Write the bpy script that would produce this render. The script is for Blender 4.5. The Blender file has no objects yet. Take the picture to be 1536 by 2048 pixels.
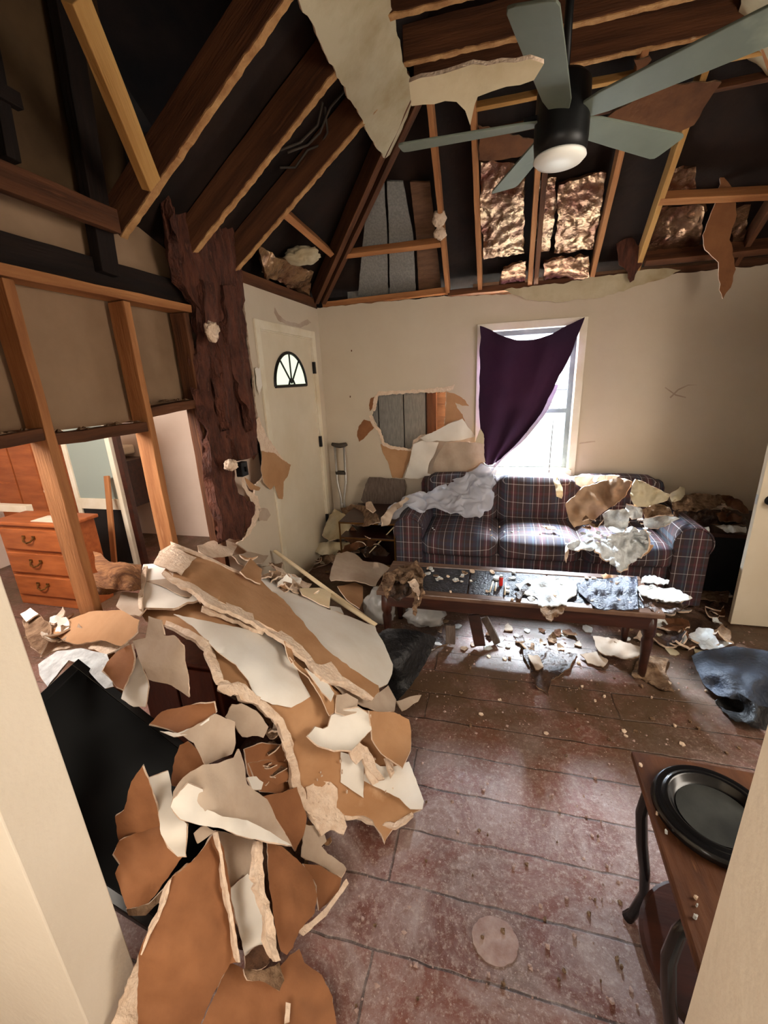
import bpy, bmesh, math, random
import numpy as np
from mathutils import Vector, Matrix, noise as mn
from mathutils.geometry import delaunay_2d_cdt
random.seed(7)
S = bpy.context.scene
COL = S.collection
# ------------------------------------------------------------------ camera
YAW, PITCH, ROLL, F, CAMZ = -0.26463437, 0.30250279, 0.04553847, 853.93, 1.66
cy, sy, cp, sp = math.cos(YAW), math.sin(YAW), math.cos(PITCH), math.sin(PITCH)
_f = np.array([sy*cp, cy*cp, -sp]); _r = np.array([cy, -sy, 0.0]); _d = np.cross(_f, _r)
_R = _r*math.cos(ROLL)+_d*math.sin(ROLL); _D = -_r*math.sin(ROLL)+_d*math.cos(ROLL)
MM = np.array([_R, _D, _f]); CAM = np.array([0, 0, CAMZ])
cd = bpy.data.cameras.new('camera'); cam = bpy.data.objects.new('camera', cd); COL.objects.link(cam)
cd.sensor_fit = 'VERTICAL'; cd.sensor_height = 32; cd.lens = 32*F/2048; cd.clip_start = 0.02
mw = Matrix.Identity(4)
for i in range(3):
    mw[i][0] = _R[i]; mw[i][1] = -_D[i]; mw[i][2] = -_f[i]; mw[i][3] = CAM[i]
cam.matrix_world = mw
S.camera = cam
S.view_settings.view_transform = 'Standard'; S.view_settings.look = 'None'
S.view_settings.gamma = 1; S.view_settings.use_curve_mapping = False
S.view_settings.exposure = 0.75
# ------------------------------------------------------------------ world and lights
w = bpy.data.worlds.new('sky'); S.world = w; w.use_nodes = True
bg = w.node_tree.nodes['Background']; bg.inputs[0].default_value = (0.80, 0.90, 1.0, 1); bg.inputs[1].default_value = 6
def area(name, loc, target, sx, sy_, power, col):
    l = bpy.data.lights.new(name, 'AREA'); l.shape = 'RECTANGLE'; l.size = sx; l.size_y = sy_
    l.energy = power; l.color = col
    o = bpy.data.objects.new(name, l); COL.objects.link(o); o.location = loc
    o.rotation_euler = (Vector(target)-Vector(loc)).to_track_quat('-Z', 'Y').to_euler()
    return o
area('window_daylight', (0.24, 5.3, 2.75), (0.35, 2.8, 0.3), 1.6, 1.2, 5200, (0.76, 0.88, 1.0))
area('hall_fill', (-0.25, -1.35, 1.75), (0.1, 3.0, 1.25), 1.1, 0.9, 23, (1.0, 0.92, 0.82))  # unseen warm light added behind the camera; this closed hall has no window
area('bedroom_daylight', (-2.6, 0.9, 2.1), (-2.6, 3.0, 0.8), 1.2, 0.6, 48, (1.0, 0.93, 0.88))
area('side_fill', (2.05, .95, 1.6), (-1.2, 1.5, 0.6), 1.2, 1.3, 36, (1.0, 0.89, 0.76))  # unseen fill added inside the solid right wall to brighten the heap
# ------------------------------------------------------------------ pixel rays to real planes
def ray(q): return np.array([q[0]-768.0, q[1]-1024.0, F]) @ MM
def onx(q, X): w_ = ray(q); return CAM+w_*X/w_[0]
def ony(q, Y): w_ = ray(q); return CAM+w_*Y/w_[1]
def onz(q, Z): w_ = ray(q); return CAM+w_*(Z-CAMZ)/w_[2]
def onp(q, pt, n):
    w_ = ray(q); n = np.array(n, float); return CAM+w_*(np.dot(np.array(pt)-CAM, n)/np.dot(w_, n))
XL, YB, ZP, SL = -1.62, 3.98, 2.32, 0.72
LS = ((XL, 0, ZP), (-SL, 0, 1)); BS = ((0, YB, ZP), (0, SL, 1))       # sloped ceiling planes: left, back
XR = 2.3
RS = ((XR, 0, ZP), (SL, 0, 1))
ZOOM = dict(A=(2, 0, 0), B=(2, 768, 0), C=(2.4, 0, 500), D=(2.743, 440, 560), E=(2.415, 900, 600), F=(2.477, 0, 1050),
            G=(3.15, 440, 1050), H=(1.93, 740, 1080), I=(2.021, 0, 1450), J=(1.979, 760, 1400), P=(1, 0, 0))
def zz(k, pts):
    s, ox, oy = ZOOM[k]; return [(p[0]/s+ox, p[1]/s+oy) for p in pts]
# ------------------------------------------------------------------ materials
def lin(c):
    return tuple((v/255/12.92 if v/255 <= .04045 else ((v/255+.055)/1.055)**2.4) for v in c)+(1,)
MATS = {}
def mat(name, c1, c2=None, rough=.75, scale=6, detail=6, bump=0, bscale=None, metal=0, spec=.3, lo=.35, hi=.65, c3=None, stretch=None, uv=False, alpha=1, trans=0, sheen=0):
    m = bpy.data.materials.new(name); m.use_nodes = True; nt = m.node_tree; N = nt.nodes; L = nt.links
    b = N['Principled BSDF']; b.inputs['Roughness'].default_value = rough; b.inputs['Metallic'].default_value = metal
    b.inputs['Specular IOR Level'].default_value = spec; b.inputs['Base Color'].default_value = lin(c1)
    b.inputs['Alpha'].default_value = alpha; b.inputs['Transmission Weight'].default_value = trans
    tc = N.new('ShaderNodeTexCoord'); co = tc.outputs['UV' if uv else 'Object']
    if stretch:
        mp = N.new('ShaderNodeMapping'); mp.inputs['Scale'].default_value = stretch; L.new(co, mp.inputs[0]); co = mp.outputs[0]
    if c2:
        n = N.new('ShaderNodeTexNoise'); n.inputs['Scale'].default_value = scale; n.inputs['Detail'].default_value = detail
        n.inputs['Roughness'].default_value = .6; L.new(co, n.inputs['Vector'])
        r = N.new('ShaderNodeValToRGB'); L.new(n.outputs['Fac'], r.inputs[0])
        r.color_ramp.elements[0].position = lo; r.color_ramp.elements[0].color = lin(c1)
        r.color_ramp.elements[1].position = hi; r.color_ramp.elements[1].color = lin(c2)
        if c3:
            e = r.color_ramp.elements.new(min(.99, hi+.1)); e.color = lin(c3)
        L.new(r.outputs[0], b.inputs['Base Color'])
    if bump:
        n2 = N.new('ShaderNodeTexNoise'); n2.inputs['Scale'].default_value = bscale or scale*3; n2.inputs['Detail'].default_value = 8
        L.new(co, n2.inputs['Vector']); bp = N.new('ShaderNodeBump'); bp.inputs['Strength'].default_value = min(1, bump)
        bp.inputs['Distance'].default_value = .02*max(1, bump); L.new(n2.outputs['Fac'], bp.inputs['Height']); L.new(bp.outputs[0], b.inputs['Normal'])
    MATS[name] = m; return m
mat('wall_paint', (205, 192, 172), (196, 181, 160), .8, 1.3, 8, .06, 30)
mat('hall_paint', (226, 216, 200), (218, 207, 190), .75, 2, 6, .08, 60)
mat('door_paint', (222, 210, 188), (212, 198, 172), .55, 2, 6, .05, 12)
mat('trim_paint', (232, 224, 205), (214, 200, 172), .5, 3, 6, .05)
mat('drywall_face', (232, 228, 220), (218, 208, 194), .7, 2.2, 7, .08, 20)
mat('drywall_grey', (188, 170, 152), (168, 146, 126), .85, 4, 7, .15, 25)
mat('drywall_paper', (184, 142, 104), (166, 122, 84), .85, 3.5, 8, .12, 30, c3=(194, 156, 120))
mat('drywall_rust', (152, 102, 66), (124, 80, 50), .8, 4, 8, .15, 30, c3=(168, 120, 82))
mat('drywall_dark', (112, 72, 44), (78, 48, 30), .85, 5, 8, .2, 30)
mat('gypsum', (232, 210, 188), (218, 190, 164), .95, 30, 8, .6, 70, c3=(242, 226, 210))
mat('gypsum_dirty', (150, 122, 96), (92, 66, 46), .95, 22, 8, .9, 50, c3=(206, 184, 158))
mat('plaster_white', (222, 226, 226), (184, 186, 186), .8, 22, 9, .5, 40, c3=(226, 230, 230))
mat('sludge', (78, 54, 38), (42, 29, 22), .45, 14, 9, 1, 30, spec=.5, c3=(120, 92, 66))
mat('rotten', (104, 60, 44), (62, 34, 26), .7, 9, 9, 1, 26, c3=(136, 88, 66), stretch=(3, 3, .8))
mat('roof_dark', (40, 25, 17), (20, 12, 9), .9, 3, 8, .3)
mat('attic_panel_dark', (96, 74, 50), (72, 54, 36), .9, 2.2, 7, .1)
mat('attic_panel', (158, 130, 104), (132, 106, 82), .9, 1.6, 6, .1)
mat('neighbour_paint', (226, 208, 192), (216, 196, 178), .8, 1.5)
mat('siding', (136, 134, 128), (112, 110, 106), .85, 12, 8, .2, 60, stretch=(6, 6, 1), c3=(156, 154, 148))
mat('siding_brown', (112, 82, 60), (90, 64, 46), .85, 8, 8, .2, stretch=(1, 1, 6))
mat('foil', (96, 52, 40), (176, 146, 112), .25, 3.2, 7, 1, 12, metal=.8, spec=.6, c3=(214, 196, 164))
mat('black_gloss', (14, 14, 16), (20, 20, 22), .22, 3, 3, 0, spec=.5)
mat('screen_glass', (6, 7, 8), None, .5, spec=.15)
mat('black_plastic', (15, 15, 17), (24, 24, 26), .45, 5, 5, .1)
mat('black_bag', (18, 18, 20), (34, 33, 33), .5, 7, 8, 1, 24, spec=.4)
mat('blue_tarp', (58, 66, 82), (34, 38, 46), .62, 6, 9, 1, 22, spec=.4, c3=(90, 104, 126))
mat('fan_metal', (16, 17, 18), (24, 25, 26), .4, 5)
mat('fan_blade', (112, 120, 108), (98, 106, 96), .5, 3, 5, .05, c3=(126, 134, 120))
mat('lamp_glass', (252, 252, 244), None, .35)
mat('dresser_wood', (172, 96, 50), (140, 72, 34), .4, 3, 8, .05, stretch=(1, 6, 6), spec=.45, c3=(184, 100, 46))
mat('dark_wood', (62, 30, 20), (38, 18, 12), .35, 4, 8, .08, spec=.5, stretch=(1, 5, 5))
mat('cabinet_wood', (96, 44, 24), (70, 30, 17), .4, 4, 8, .06, stretch=(5, 5, 1))
mat('tabletop_wood', (104, 66, 42), (74, 44, 28), .5, 4, 8, .15, stretch=(5, 1, 1), c3=(128, 86, 58))
mat('slate', (50, 50, 58), (30, 30, 36), .4, 24, 8, .6, 60, spec=.5)
mat('brass', (150, 112, 60), (104, 72, 40), .4, 8, metal=.9)
mat('steel', (206, 204, 200), (180, 178, 174), .4, 10, metal=.6)
mat('rubber_grey', (78, 70, 62), (60, 54, 48), .8)
mat('curtain_purple', (54, 28, 52), (40, 22, 46), .9, 2.5, 6, .15, 60, c3=(70, 28, 46))
mat('cloth_brown', (182, 152, 124), (150, 120, 96), .85, 5, 7, .3)
mat('cream_plastic', (236, 226, 206), (214, 200, 176), .5, 6)
mat('hole_white', (206, 224, 224), None, .3)
mat('red_plastic', (190, 40, 30), None, .35)
mat('ground_outside', (210, 210, 200), (180, 184, 170), .9, 3)
mat('wood', (180, 124, 78), (142, 90, 52), .75, 1.2, 8, .2, 10, uv=True, stretch=(1.2, 14, 1), c3=(200, 148, 102))
mat('wood_dark', (104, 64, 38), (66, 38, 22), .8, 1.2, 8, .25, 10, uv=True, stretch=(1.2, 14, 1), c3=(126, 80, 50))
mat('wood_pale', (196, 152, 92), (168, 122, 66), .75, 1.2, 8, .2, 10, uv=True, stretch=(1.2, 14, 1), c3=(212, 174, 120))
mat('wood_black', (34, 22, 16), (20, 13, 10), .85, 2, 8, .2, uv=True, stretch=(1.2, 14, 1))
mat('lath_paint', (240, 222, 186), (226, 200, 158), .6, 3, 6, .1)
def glassy(name, col, alpha, rough=.1):
    m = bpy.data.materials.new(name); m.use_nodes = True; nt = m.node_tree; N = nt.nodes; L = nt.links
    for n in list(N): N.remove(n)
    o = N.new('ShaderNodeOutputMaterial'); t = N.new('ShaderNodeBsdfTransparent'); g = N.new('ShaderNodeBsdfPrincipled'); mx = N.new('ShaderNodeMixShader')
    g.inputs['Base Color'].default_value = lin(col); g.inputs['Roughness'].default_value = rough
    mx.inputs[0].default_value = alpha; L.new(t.outputs[0], mx.inputs[1]); L.new(g.outputs[0], mx.inputs[2]); L.new(mx.outputs[0], o.inputs[0])
    MATS[name] = m; return m
glassy('pane_glass', (220, 230, 235), .08, .05)
glassy('frosted', (150, 162, 152), .95, .35)
glassy('clear_bag', (190, 186, 180), .55, .25)
def sheer():
    m = bpy.data.materials.new('sheer'); m.use_nodes = True; nt = m.node_tree; N = nt.nodes; L = nt.links
    for n in list(N): N.remove(n)
    o = N.new('ShaderNodeOutputMaterial'); t = N.new('ShaderNodeBsdfTransparent'); d = N.new('ShaderNodeBsdfDiffuse'); tl = N.new('ShaderNodeBsdfTranslucent')
    d.inputs[0].default_value = lin((240, 242, 250)); tl.inputs[0].default_value = lin((240, 242, 250))
    a = N.new('ShaderNodeMixShader'); a.inputs[0].default_value = .5; L.new(d.outputs[0], a.inputs[1]); L.new(tl.outputs[0], a.inputs[2])
    mx = N.new('ShaderNodeMixShader'); mx.inputs[0].default_value = .62; L.new(t.outputs[0], mx.inputs[1]); L.new(a.outputs[0], mx.inputs[2]); L.new(mx.outputs[0], o.inputs[0])
    MATS['sheer'] = m
sheer()
def cloth_translucent():
    m = MATS['curtain_purple']; nt = m.node_tree; N = nt.nodes; L = nt.links; b = N['Principled BSDF']; out = N['Material Output']
    tl = N.new('ShaderNodeBsdfTranslucent'); tl.inputs[0].default_value = lin((96, 40, 70))
    mx = N.new('ShaderNodeMixShader'); mx.inputs[0].default_value = .07; L.new(b.outputs[0], mx.inputs[1]); L.new(tl.outputs[0], mx.inputs[2]); L.new(mx.outputs[0], out.inputs[0])
cloth_translucent()
def plaid():
    m = bpy.data.materials.new('plaid'); m.use_nodes = True; nt = m.node_tree; N = nt.nodes; L = nt.links; b = N['Principled BSDF']; b.inputs['Roughness'].default_value = .9
    g = N.new('ShaderNodeNewGeometry'); sx = N.new('ShaderNodeSeparateXYZ'); L.new(g.outputs['Position'], sx.inputs[0])
    def math_(op, a, b_=None, v=None):
        n = N.new('ShaderNodeMath'); n.operation = op; L.new(a, n.inputs[0])
        if b_ is not None: L.new(b_, n.inputs[1])
        if v is not None: n.inputs[1].default_value = v
        return n.outputs[0]
    def bands(src, per, stops):
        f = math_('FRACT', math_('MULTIPLY', src, v=1/per)); r = N.new('ShaderNodeValToRGB'); r.color_ramp.interpolation = 'CONSTANT'; L.new(f, r.inputs[0])
        e = r.color_ramp.elements; e[0].position = 0; e[0].color = lin(stops[0][1]); e[1].position = stops[1][0]; e[1].color = lin(stops[1][1])
        for p, c in stops[2:]:
            k = e.new(p); k.color = lin(c)
        return r.outputs[0]
    bgc, red, navy, crm, grn = (58, 42, 42), (84, 46, 50), (50, 48, 64), (190, 182, 180), (66, 82, 92)
    c1 = bands(sx.outputs[0], .20, [(0, bgc), (.14, crm), (.158, bgc), (.26, navy), (.40, grn), (.46, navy), (.52, crm), (.538, bgc), (.66, red), (.74, crm), (.758, red), (.86, bgc), (.93, grn), (.96, bgc)])
    s = math_('SUBTRACT', sx.outputs[2], sx.outputs[1])
    c2 = bands(s, .13, [(0, bgc), (.2, crm), (.235, bgc), (.45, navy), (.6, bgc), (.7, red), (.85, bgc)])
    mx = N.new('ShaderNodeMix'); mx.data_type = 'RGBA'; mx.inputs[0].default_value = .42; L.new(c1, mx.inputs[6]); L.new(c2, mx.inputs[7])
    L.new(mx.outputs[2], b.inputs['Base Color'])
    n = N.new('ShaderNodeTexNoise'); n.inputs['Scale'].default_value = 300; bp = N.new('ShaderNodeBump'); bp.inputs['Strength'].default_value = .3; bp.inputs['Distance'].default_value = .003
    L.new(n.outputs[0], bp.inputs['Height']); L.new(bp.outputs[0], b.inputs['Normal']); MATS['plaid'] = m
plaid()
def floor_mat():
    m = bpy.data.materials.new('floor_boards'); m.use_nodes = True; nt = m.node_tree; N = nt.nodes; L = nt.links; b = N['Principled BSDF']
    g = N.new('ShaderNodeNewGeometry'); P = g.outputs['Position']
    wn = N.new('ShaderNodeTexNoise'); wn.inputs['Scale'].default_value = 9; wn.inputs['Detail'].default_value = 5; L.new(P, wn.inputs['Vector'])
    wv = N.new('ShaderNodeVectorMath'); wv.operation = 'SCALE'; wv.inputs['Scale'].default_value = .022; L.new(wn.outputs['Color'], wv.inputs[0])
    wa_ = N.new('ShaderNodeVectorMath'); wa_.operation = 'ADD'; L.new(P, wa_.inputs[0]); L.new(wv.outputs[0], wa_.inputs[1])
    wo = N.new('ShaderNodeVectorMath'); wo.operation = 'ADD'; L.new(wa_.outputs[0], wo.inputs[0]); wo.inputs[1].default_value = (.3, -.045, 0)
    br = N.new('ShaderNodeTexBrick'); L.new(wo.outputs[0], br.inputs['Vector']); br.inputs['Scale'].default_value = 1
    br.inputs['Brick Width'].default_value = 1.9; br.inputs['Row Height'].default_value = .19; br.inputs['Mortar Size'].default_value = .005; br.inputs['Mortar Smooth'].default_value = .6
    br.inputs['Color1'].default_value = lin((124, 74, 60)); br.inputs['Color2'].default_value = lin((104, 60, 50)); br.inputs['Mortar'].default_value = lin((60, 36, 28))
    def noise(scale, detail=8, rough=.62, dist=0):
        n = N.new('ShaderNodeTexNoise'); n.inputs['Scale'].default_value = scale; n.inputs['Detail'].default_value = detail; n.inputs['Roughness'].default_value = rough
        n.inputs['Distortion'].default_value = dist; L.new(P, n.inputs['Vector']); return n.outputs['Fac']
    def ramp(src, a, b_, ca=0, cb=1):
        r = N.new('ShaderNodeValToRGB'); L.new(src, r.inputs[0]); r.color_ramp.elements[0].position = a; r.color_ramp.elements[1].position = b_
        r.color_ramp.elements[0].color = (ca,)*3+(1,); r.color_ramp.elements[1].color = (cb,)*3+(1,); return r.outputs[0]
    def mix(fac, a, col):
        x = N.new('ShaderNodeMix'); x.data_type = 'RGBA'; L.new(fac, x.inputs[0]); L.new(a, x.inputs[6])
        if isinstance(col, tuple): x.inputs[7].default_value = lin(col)
        else: L.new(col, x.inputs[7])
        return x.outputs[2]
    def mul(a, b_):
        x = N.new('ShaderNodeMath'); x.operation = 'MULTIPLY'; L.new(a, x.inputs[0])
        if isinstance(b_, float): x.inputs[1].default_value = b_
        else: L.new(b_, x.inputs[1])
        return x.outputs[0]
    # the plaster dust lies thickest in the doorway half of the room, the muddy water stain in the middle
    sp_ = N.new('ShaderNodeSeparateXYZ'); L.new(P, sp_.inputs[0])
    dusty = ramp(sp_.outputs[1], 0.0, 1.0, 1, 1)
    nd = N.new('ShaderNodeMapRange'); nd.inputs[1].default_value = 1.3; nd.inputs[2].default_value = 2.1; nd.inputs[3].default_value = 1; nd.inputs[4].default_value = .25; L.new(sp_.outputs[1], nd.inputs[0]); dusty = nd.outputs[0]
    c = mix(mul(ramp(noise(1.7, 5), .48, .64), .7), br.outputs['Color'], (78, 58, 40))
    d1 = mul(ramp(noise(3.4, 12, .78, .9), .43, .66), dusty)
    c = mix(mul(d1, .85), c, (166, 148, 144))
    c = mix(mul(ramp(noise(46, 7, .8, .2), .50, .66), .6), c, (196, 178, 168))
    c = mix(mul(ramp(noise(120, 3, .8), .60, .68), .7), c, (206, 190, 180))
    nm_ = N.new('ShaderNodeMapRange'); nm_.inputs[1].default_value = 1.3; nm_.inputs[2].default_value = 1.9; nm_.inputs[3].default_value = .1; nm_.inputs[4].default_value = 1; L.new(sp_.outputs[1], nm_.inputs[0])
    mud = mul(ramp(noise(2.1, 9, .72, .5), .34, .54), nm_.outputs[0])
    c = mix(mul(mud, .9), c, (84, 64, 44))
    c = mix(mul(mul(br.outputs['Fac'], ramp(noise(7, 6, .7), .35, .6)), .8), c, (46, 28, 22))
    L.new(c, b.inputs['Base Color'])
    L.new(ramp(noise(4, 8, .7), .35, .65, .28, .62), b.inputs['Roughness']); b.inputs['Specular IOR Level'].default_value = .5
    h = N.new('ShaderNodeMath'); h.operation = 'SUBTRACT'; L.new(mul(noise(26, 10, .75), .6), h.inputs[0]); L.new(mul(br.outputs['Fac'], .6), h.inputs[1])
    bp = N.new('ShaderNodeBump'); bp.inputs['Strength'].default_value = .55; bp.inputs['Distance'].default_value = .012; L.new(h.outputs[0], bp.inputs['Height']); L.new(bp.outputs[0], b.inputs['Normal'])
    MATS['floor_boards'] = m
floor_mat()
# ------------------------------------------------------------------ object helpers
def wloc(o):
    v = Vector((0, 0, 0))
    while o is not None: v += o.location; o = o.parent
    return v
def mk(name, verts, faces, mats, parent=None, smooth=False, fm=None, uvs=None, bevel=0, sub=0):
    me = bpy.data.meshes.new(name); V = np.array(verts, float)
    if parent is not None: base = np.array(wloc(parent))
    else: base = np.array([(V[:, 0].min()+V[:, 0].max())/2, (V[:, 1].min()+V[:, 1].max())/2, V[:, 2].min()])
    me.from_pydata([tuple(v-base) for v in V], [], [tuple(int(i) for i in f) for f in faces])
    if isinstance(mats, str): mats = [mats]
    for m in mats: me.materials.append(MATS[m])
    if fm: me.polygons.foreach_set('material_index', fm)
    if smooth: me.polygons.foreach_set('use_smooth', [True]*len(me.polygons))
    if uvs:
        ul = me.uv_layers.new(name='UVMap')
        for pi, pl in enumerate(me.polygons):
            for k, li in enumerate(pl.loop_indices): ul.data[li].uv = uvs[pi][k]
    me.update(); o = bpy.data.objects.new(name, me); COL.objects.link(o)
    if parent is not None: o.parent = parent
    else: o.location = base
    if bevel:
        b = o.modifiers.new('b', 'BEVEL'); b.width = bevel; b.segments = 2; b.limit_method = 'ANGLE'
    if sub:
        s_ = o.modifiers.new('s', 'SUBSURF'); s_.levels = sub; s_.render_levels = sub
    return o
def tag(o, label, cat, group=None, kind=None):
    o['label'] = label; o['category'] = cat
    if group: o['group'] = group
    if kind: o['kind'] = kind
    return o
def struct(o, label=None):
    o['kind'] = 'structure'
    if label: o['label'] = label
    return o
def thing(name, label, cat, loc, group=None):
    o = bpy.data.objects.new(name, None); o.empty_display_size = .05; COL.objects.link(o); o.location = tuple(loc); return tag(o, label, cat, group)
class MB:
    def __init__(s): s.v = []; s.f = []
    def add(s, v, f): n = len(s.v); s.v += [tuple(x) for x in v]; s.f += [tuple(i+n for i in q) for q in f]; return s
    def box(s, a, b):
        x0, y0, z0 = a; x1, y1, z1 = b
        return s.add([(x0, y0, z0), (x1, y0, z0), (x1, y1, z0), (x0, y1, z0), (x0, y0, z1), (x1, y0, z1), (x1, y1, z1), (x0, y1, z1)],
                     [(0, 3, 2, 1), (4, 5, 6, 7), (0, 1, 5, 4), (1, 2, 6, 5), (2, 3, 7, 6), (3, 0, 4, 7)])
    def tube(s, pts, r, n=10, cap=True):
        pts = [Vector(p) for p in pts]; rs = r if isinstance(r, (list, tuple)) else [r]*len(pts); vs = []; fs = []
        prev = None
        for i, p in enumerate(pts):
            d = (pts[min(i+1, len(pts)-1)]-pts[max(i-1, 0)]).normalized()
            if prev is None: prev = Vector((0, 0, 1)) if abs(d.z) < .9 else Vector((1, 0, 0))
            u = (prev-d*prev.dot(d)).normalized(); prev = u; v = d.cross(u)
            for k in range(n):
                a = 2*math.pi*k/n; vs.append(p+(u*math.cos(a)+v*math.sin(a))*rs[i])
        for i in range(len(pts)-1):
            for k in range(n): fs.append((i*n+k, i*n+(k+1) % n, (i+1)*n+(k+1) % n, (i+1)*n+k))
        if cap: fs.append(tuple(range(n-1, -1, -1))); fs.append(tuple((len(pts)-1)*n+k for k in range(n)))
        return s.add(vs, fs)
    def lathe(s, prof, c, n=32):
        vs = []; fs = []
        for (r, z) in prof:
            for k in range(n): a = 2*math.pi*k/n; vs.append((c[0]+r*math.cos(a), c[1]+r*math.sin(a), c[2]+z))
        for i in range(len(prof)-1):
            for k in range(n): fs.append((i*n+k, i*n+(k+1) % n, (i+1)*n+(k+1) % n, (i+1)*n+k))
        fs.append(tuple(range(n-1, -1, -1))); fs.append(tuple((len(prof)-1)*n+k for k in range(n)))
        return s.add(vs, fs)
    def build(s, name, m, parent=None, **k): return mk(name, s.v, s.f, m, parent, **k)
def rbox(name, a, b, m, parent=None, bevel=.004, **k): return MB().box(a, b).build(name, m, parent, bevel=bevel, **k)
def timber(name, p1, p2, wd, dp, up, m, label=None, cat='timber', parent=None, group=None, rough=.003, ends=0):
    """a length of lumber: p1-p2 is the centre line of the face towards the room, dp goes along up"""
    p1 = Vector(p1); p2 = Vector(p2); d = (p2-p1); Ln = d.length; d.normalize(); up = Vector(up); up = (up-d*up.dot(d)).normalized(); s = d.cross(up)
    n = max(4, int(Ln/.12)); vs = []; fs = []; uv = []
    off = random.uniform(0, 9)
    for i in range(n+1):
        t = i/n; c = p1+d*(Ln*t)
        for (a, b) in ((-1, 0), (1, 0), (1, 1), (-1, 1)):
            j = Vector((mn.noise(c*6+Vector((a*3+off, b*5, 0))), mn.noise(c*6+Vector((9, a*3+off, b*5))), mn.noise(c*6+Vector((a*3, 7, b*5+off)))))*rough
            e = d*(random.uniform(-ends, ends) if i in (0, n) else 0)
            vs.append(c+s*(a*wd/2)+up*(b*dp)+j+e)
    per = [0, wd, wd+dp, 2*wd+dp, 2*wd+2*dp]
    for i in range(n):
        for k in range(4):
            k2 = (k+1) % 4; fs.append((i*4+k, i*4+k2, (i+1)*4+k2, (i+1)*4+k)); a = i*Ln/n+off; b = (i+1)*Ln/n+off
            uv.append([(a, per[k]), (a, per[k+1]), (b, per[k+1]), (b, per[k])])
    fs.append((3, 2, 1, 0)); uv.append([(0, 0)]*4); e = n*4; fs.append((e, e+1, e+2, e+3)); uv.append([(0, 0)]*4)
    o = mk(name, vs, fs, m, parent, uvs=uv, bevel=.003)
    if label: tag(o, label, cat, group)
    return o
def inside(p, poly):
    x, y = p[0], p[1]; c = False; n = len(poly); j = n-1
    for i in range(n):
        xi, yi = poly[i]; xj, yj = poly[j]
        if (yi > y) != (yj > y) and x < (xj-xi)*(y-yi)/(yj-yi+1e-12)+xi: c = not c
        j = i
    return c
def jag(poly, amp, seg, closed=True, seed=0):
    R = random.Random(seed+len(poly)*13+int(abs(poly[0][0])*7)); out = []
    n = len(poly)
    for i in range(n if closed else n-1):
        a = poly[i]; b = poly[(i+1) % n]; L_ = math.hypot(b[0]-a[0], b[1]-a[1]); k = max(1, int(L_/seg))
        nx, ny = -(b[1]-a[1])/(L_+1e-9), (b[0]-a[0])/(L_+1e-9)
        out.append(a)
        w_ = 0
        for j in range(1, k):
            t = j/k; w_ = w_*.5+R.uniform(-amp, amp)*.8
            out.append((a[0]+(b[0]-a[0])*t+nx*w_, a[1]+(b[1]-a[1])*t+ny*w_))
    return out
def plate(outer, holes, step):
    pts = []; edges = []
    for lp in [outer]+holes:
        s_ = len(pts); n = len(lp); pts += [Vector((p[0], p[1])) for p in lp]; edges += [(s_+i, s_+(i+1) % n) for i in range(n)]
    xs = [p[0] for p in outer]; ys = [p[1] for p in outer]; R = random.Random(5)
    y = min(ys)+step/2; row = 0
    while y < max(ys):
        x = min(xs)+step*(.5 if row % 2 else .25)
        while x < max(xs):
            q = (x+R.uniform(-.12, .12)*step, y+R.uniform(-.12, .12)*step)
            if inside(q, outer) and not any(inside(q, h) for h in holes): pts.append(Vector(q))
            x += step
        y += step; row += 1
    r = delaunay_2d_cdt(pts, edges, [], 0, 1e-6)
    V = [(v[0], v[1]) for v in r[0]]; T = []
    for f in r[2]:
        c = (sum(V[i][0] for i in f)/3, sum(V[i][1] for i in f)/3)
        if inside(c, outer) and not any(inside(c, h) for h in holes): T.append(list(f))
    used = sorted({i for t in T for i in t}); rm = {k: i for i, k in enumerate(used)}
    return [V[k] for k in used], [[rm[i] for i in t] for t in T]
def slab(name, V3, T, thick, mats, parent=None, view=CAM, smooth=True):
    """V3: points of the face seen by the camera, T its triangles: closed with a back and a rim"""
    V3 = np.array(V3, float); n = len(V3); nr = np.zeros_like(V3); T = [list(t) for t in T]
    tot = 0
    for t in T:
        a, b, c = V3[t[0]], V3[t[1]], V3[t[2]]; k = np.cross(b-a, c-a); tot += np.dot(k, np.array(view)-a)/(np.linalg.norm(a-view)+1e-9)
    if tot < 0: T = [[t[0], t[2], t[1]] for t in T]
    for t in T:
        a, b, c = V3[t[0]], V3[t[1]], V3[t[2]]; k = np.cross(b-a, c-a)
        for i in t: nr[i] += k
    nr /= (np.linalg.norm(nr, axis=1)[:, None]+1e-12)
    B3 = V3-nr*thick; ed = {}
    for t in T:
        for i in range(3):
            e = (t[i], t[(i+1) % 3]); ed[e] = 1
    rim = [e for e in ed if (e[1], e[0]) not in ed]
    verts = list(V3)+list(B3); F_ = [tuple(t) for t in T]+[(t[2]+n, t[1]+n, t[0]+n) for t in T]; fm = [0]*len(T)+[1 % len(mats)]*len(T)
    rv = {}; rf = []
    for a, b in rim:
        for i in (a, b):
            if i not in rv: rv[i] = len(verts); verts.append(V3[i]); verts.append(B3[i])
        rf.append((rv[b], rv[a], rv[a]+1, rv[b]+1))
    F_ += rf; fm += [len(mats)-1]*len(rf)
    return mk(name, verts, F_, mats, parent, smooth=smooth, fm=fm)
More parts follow.
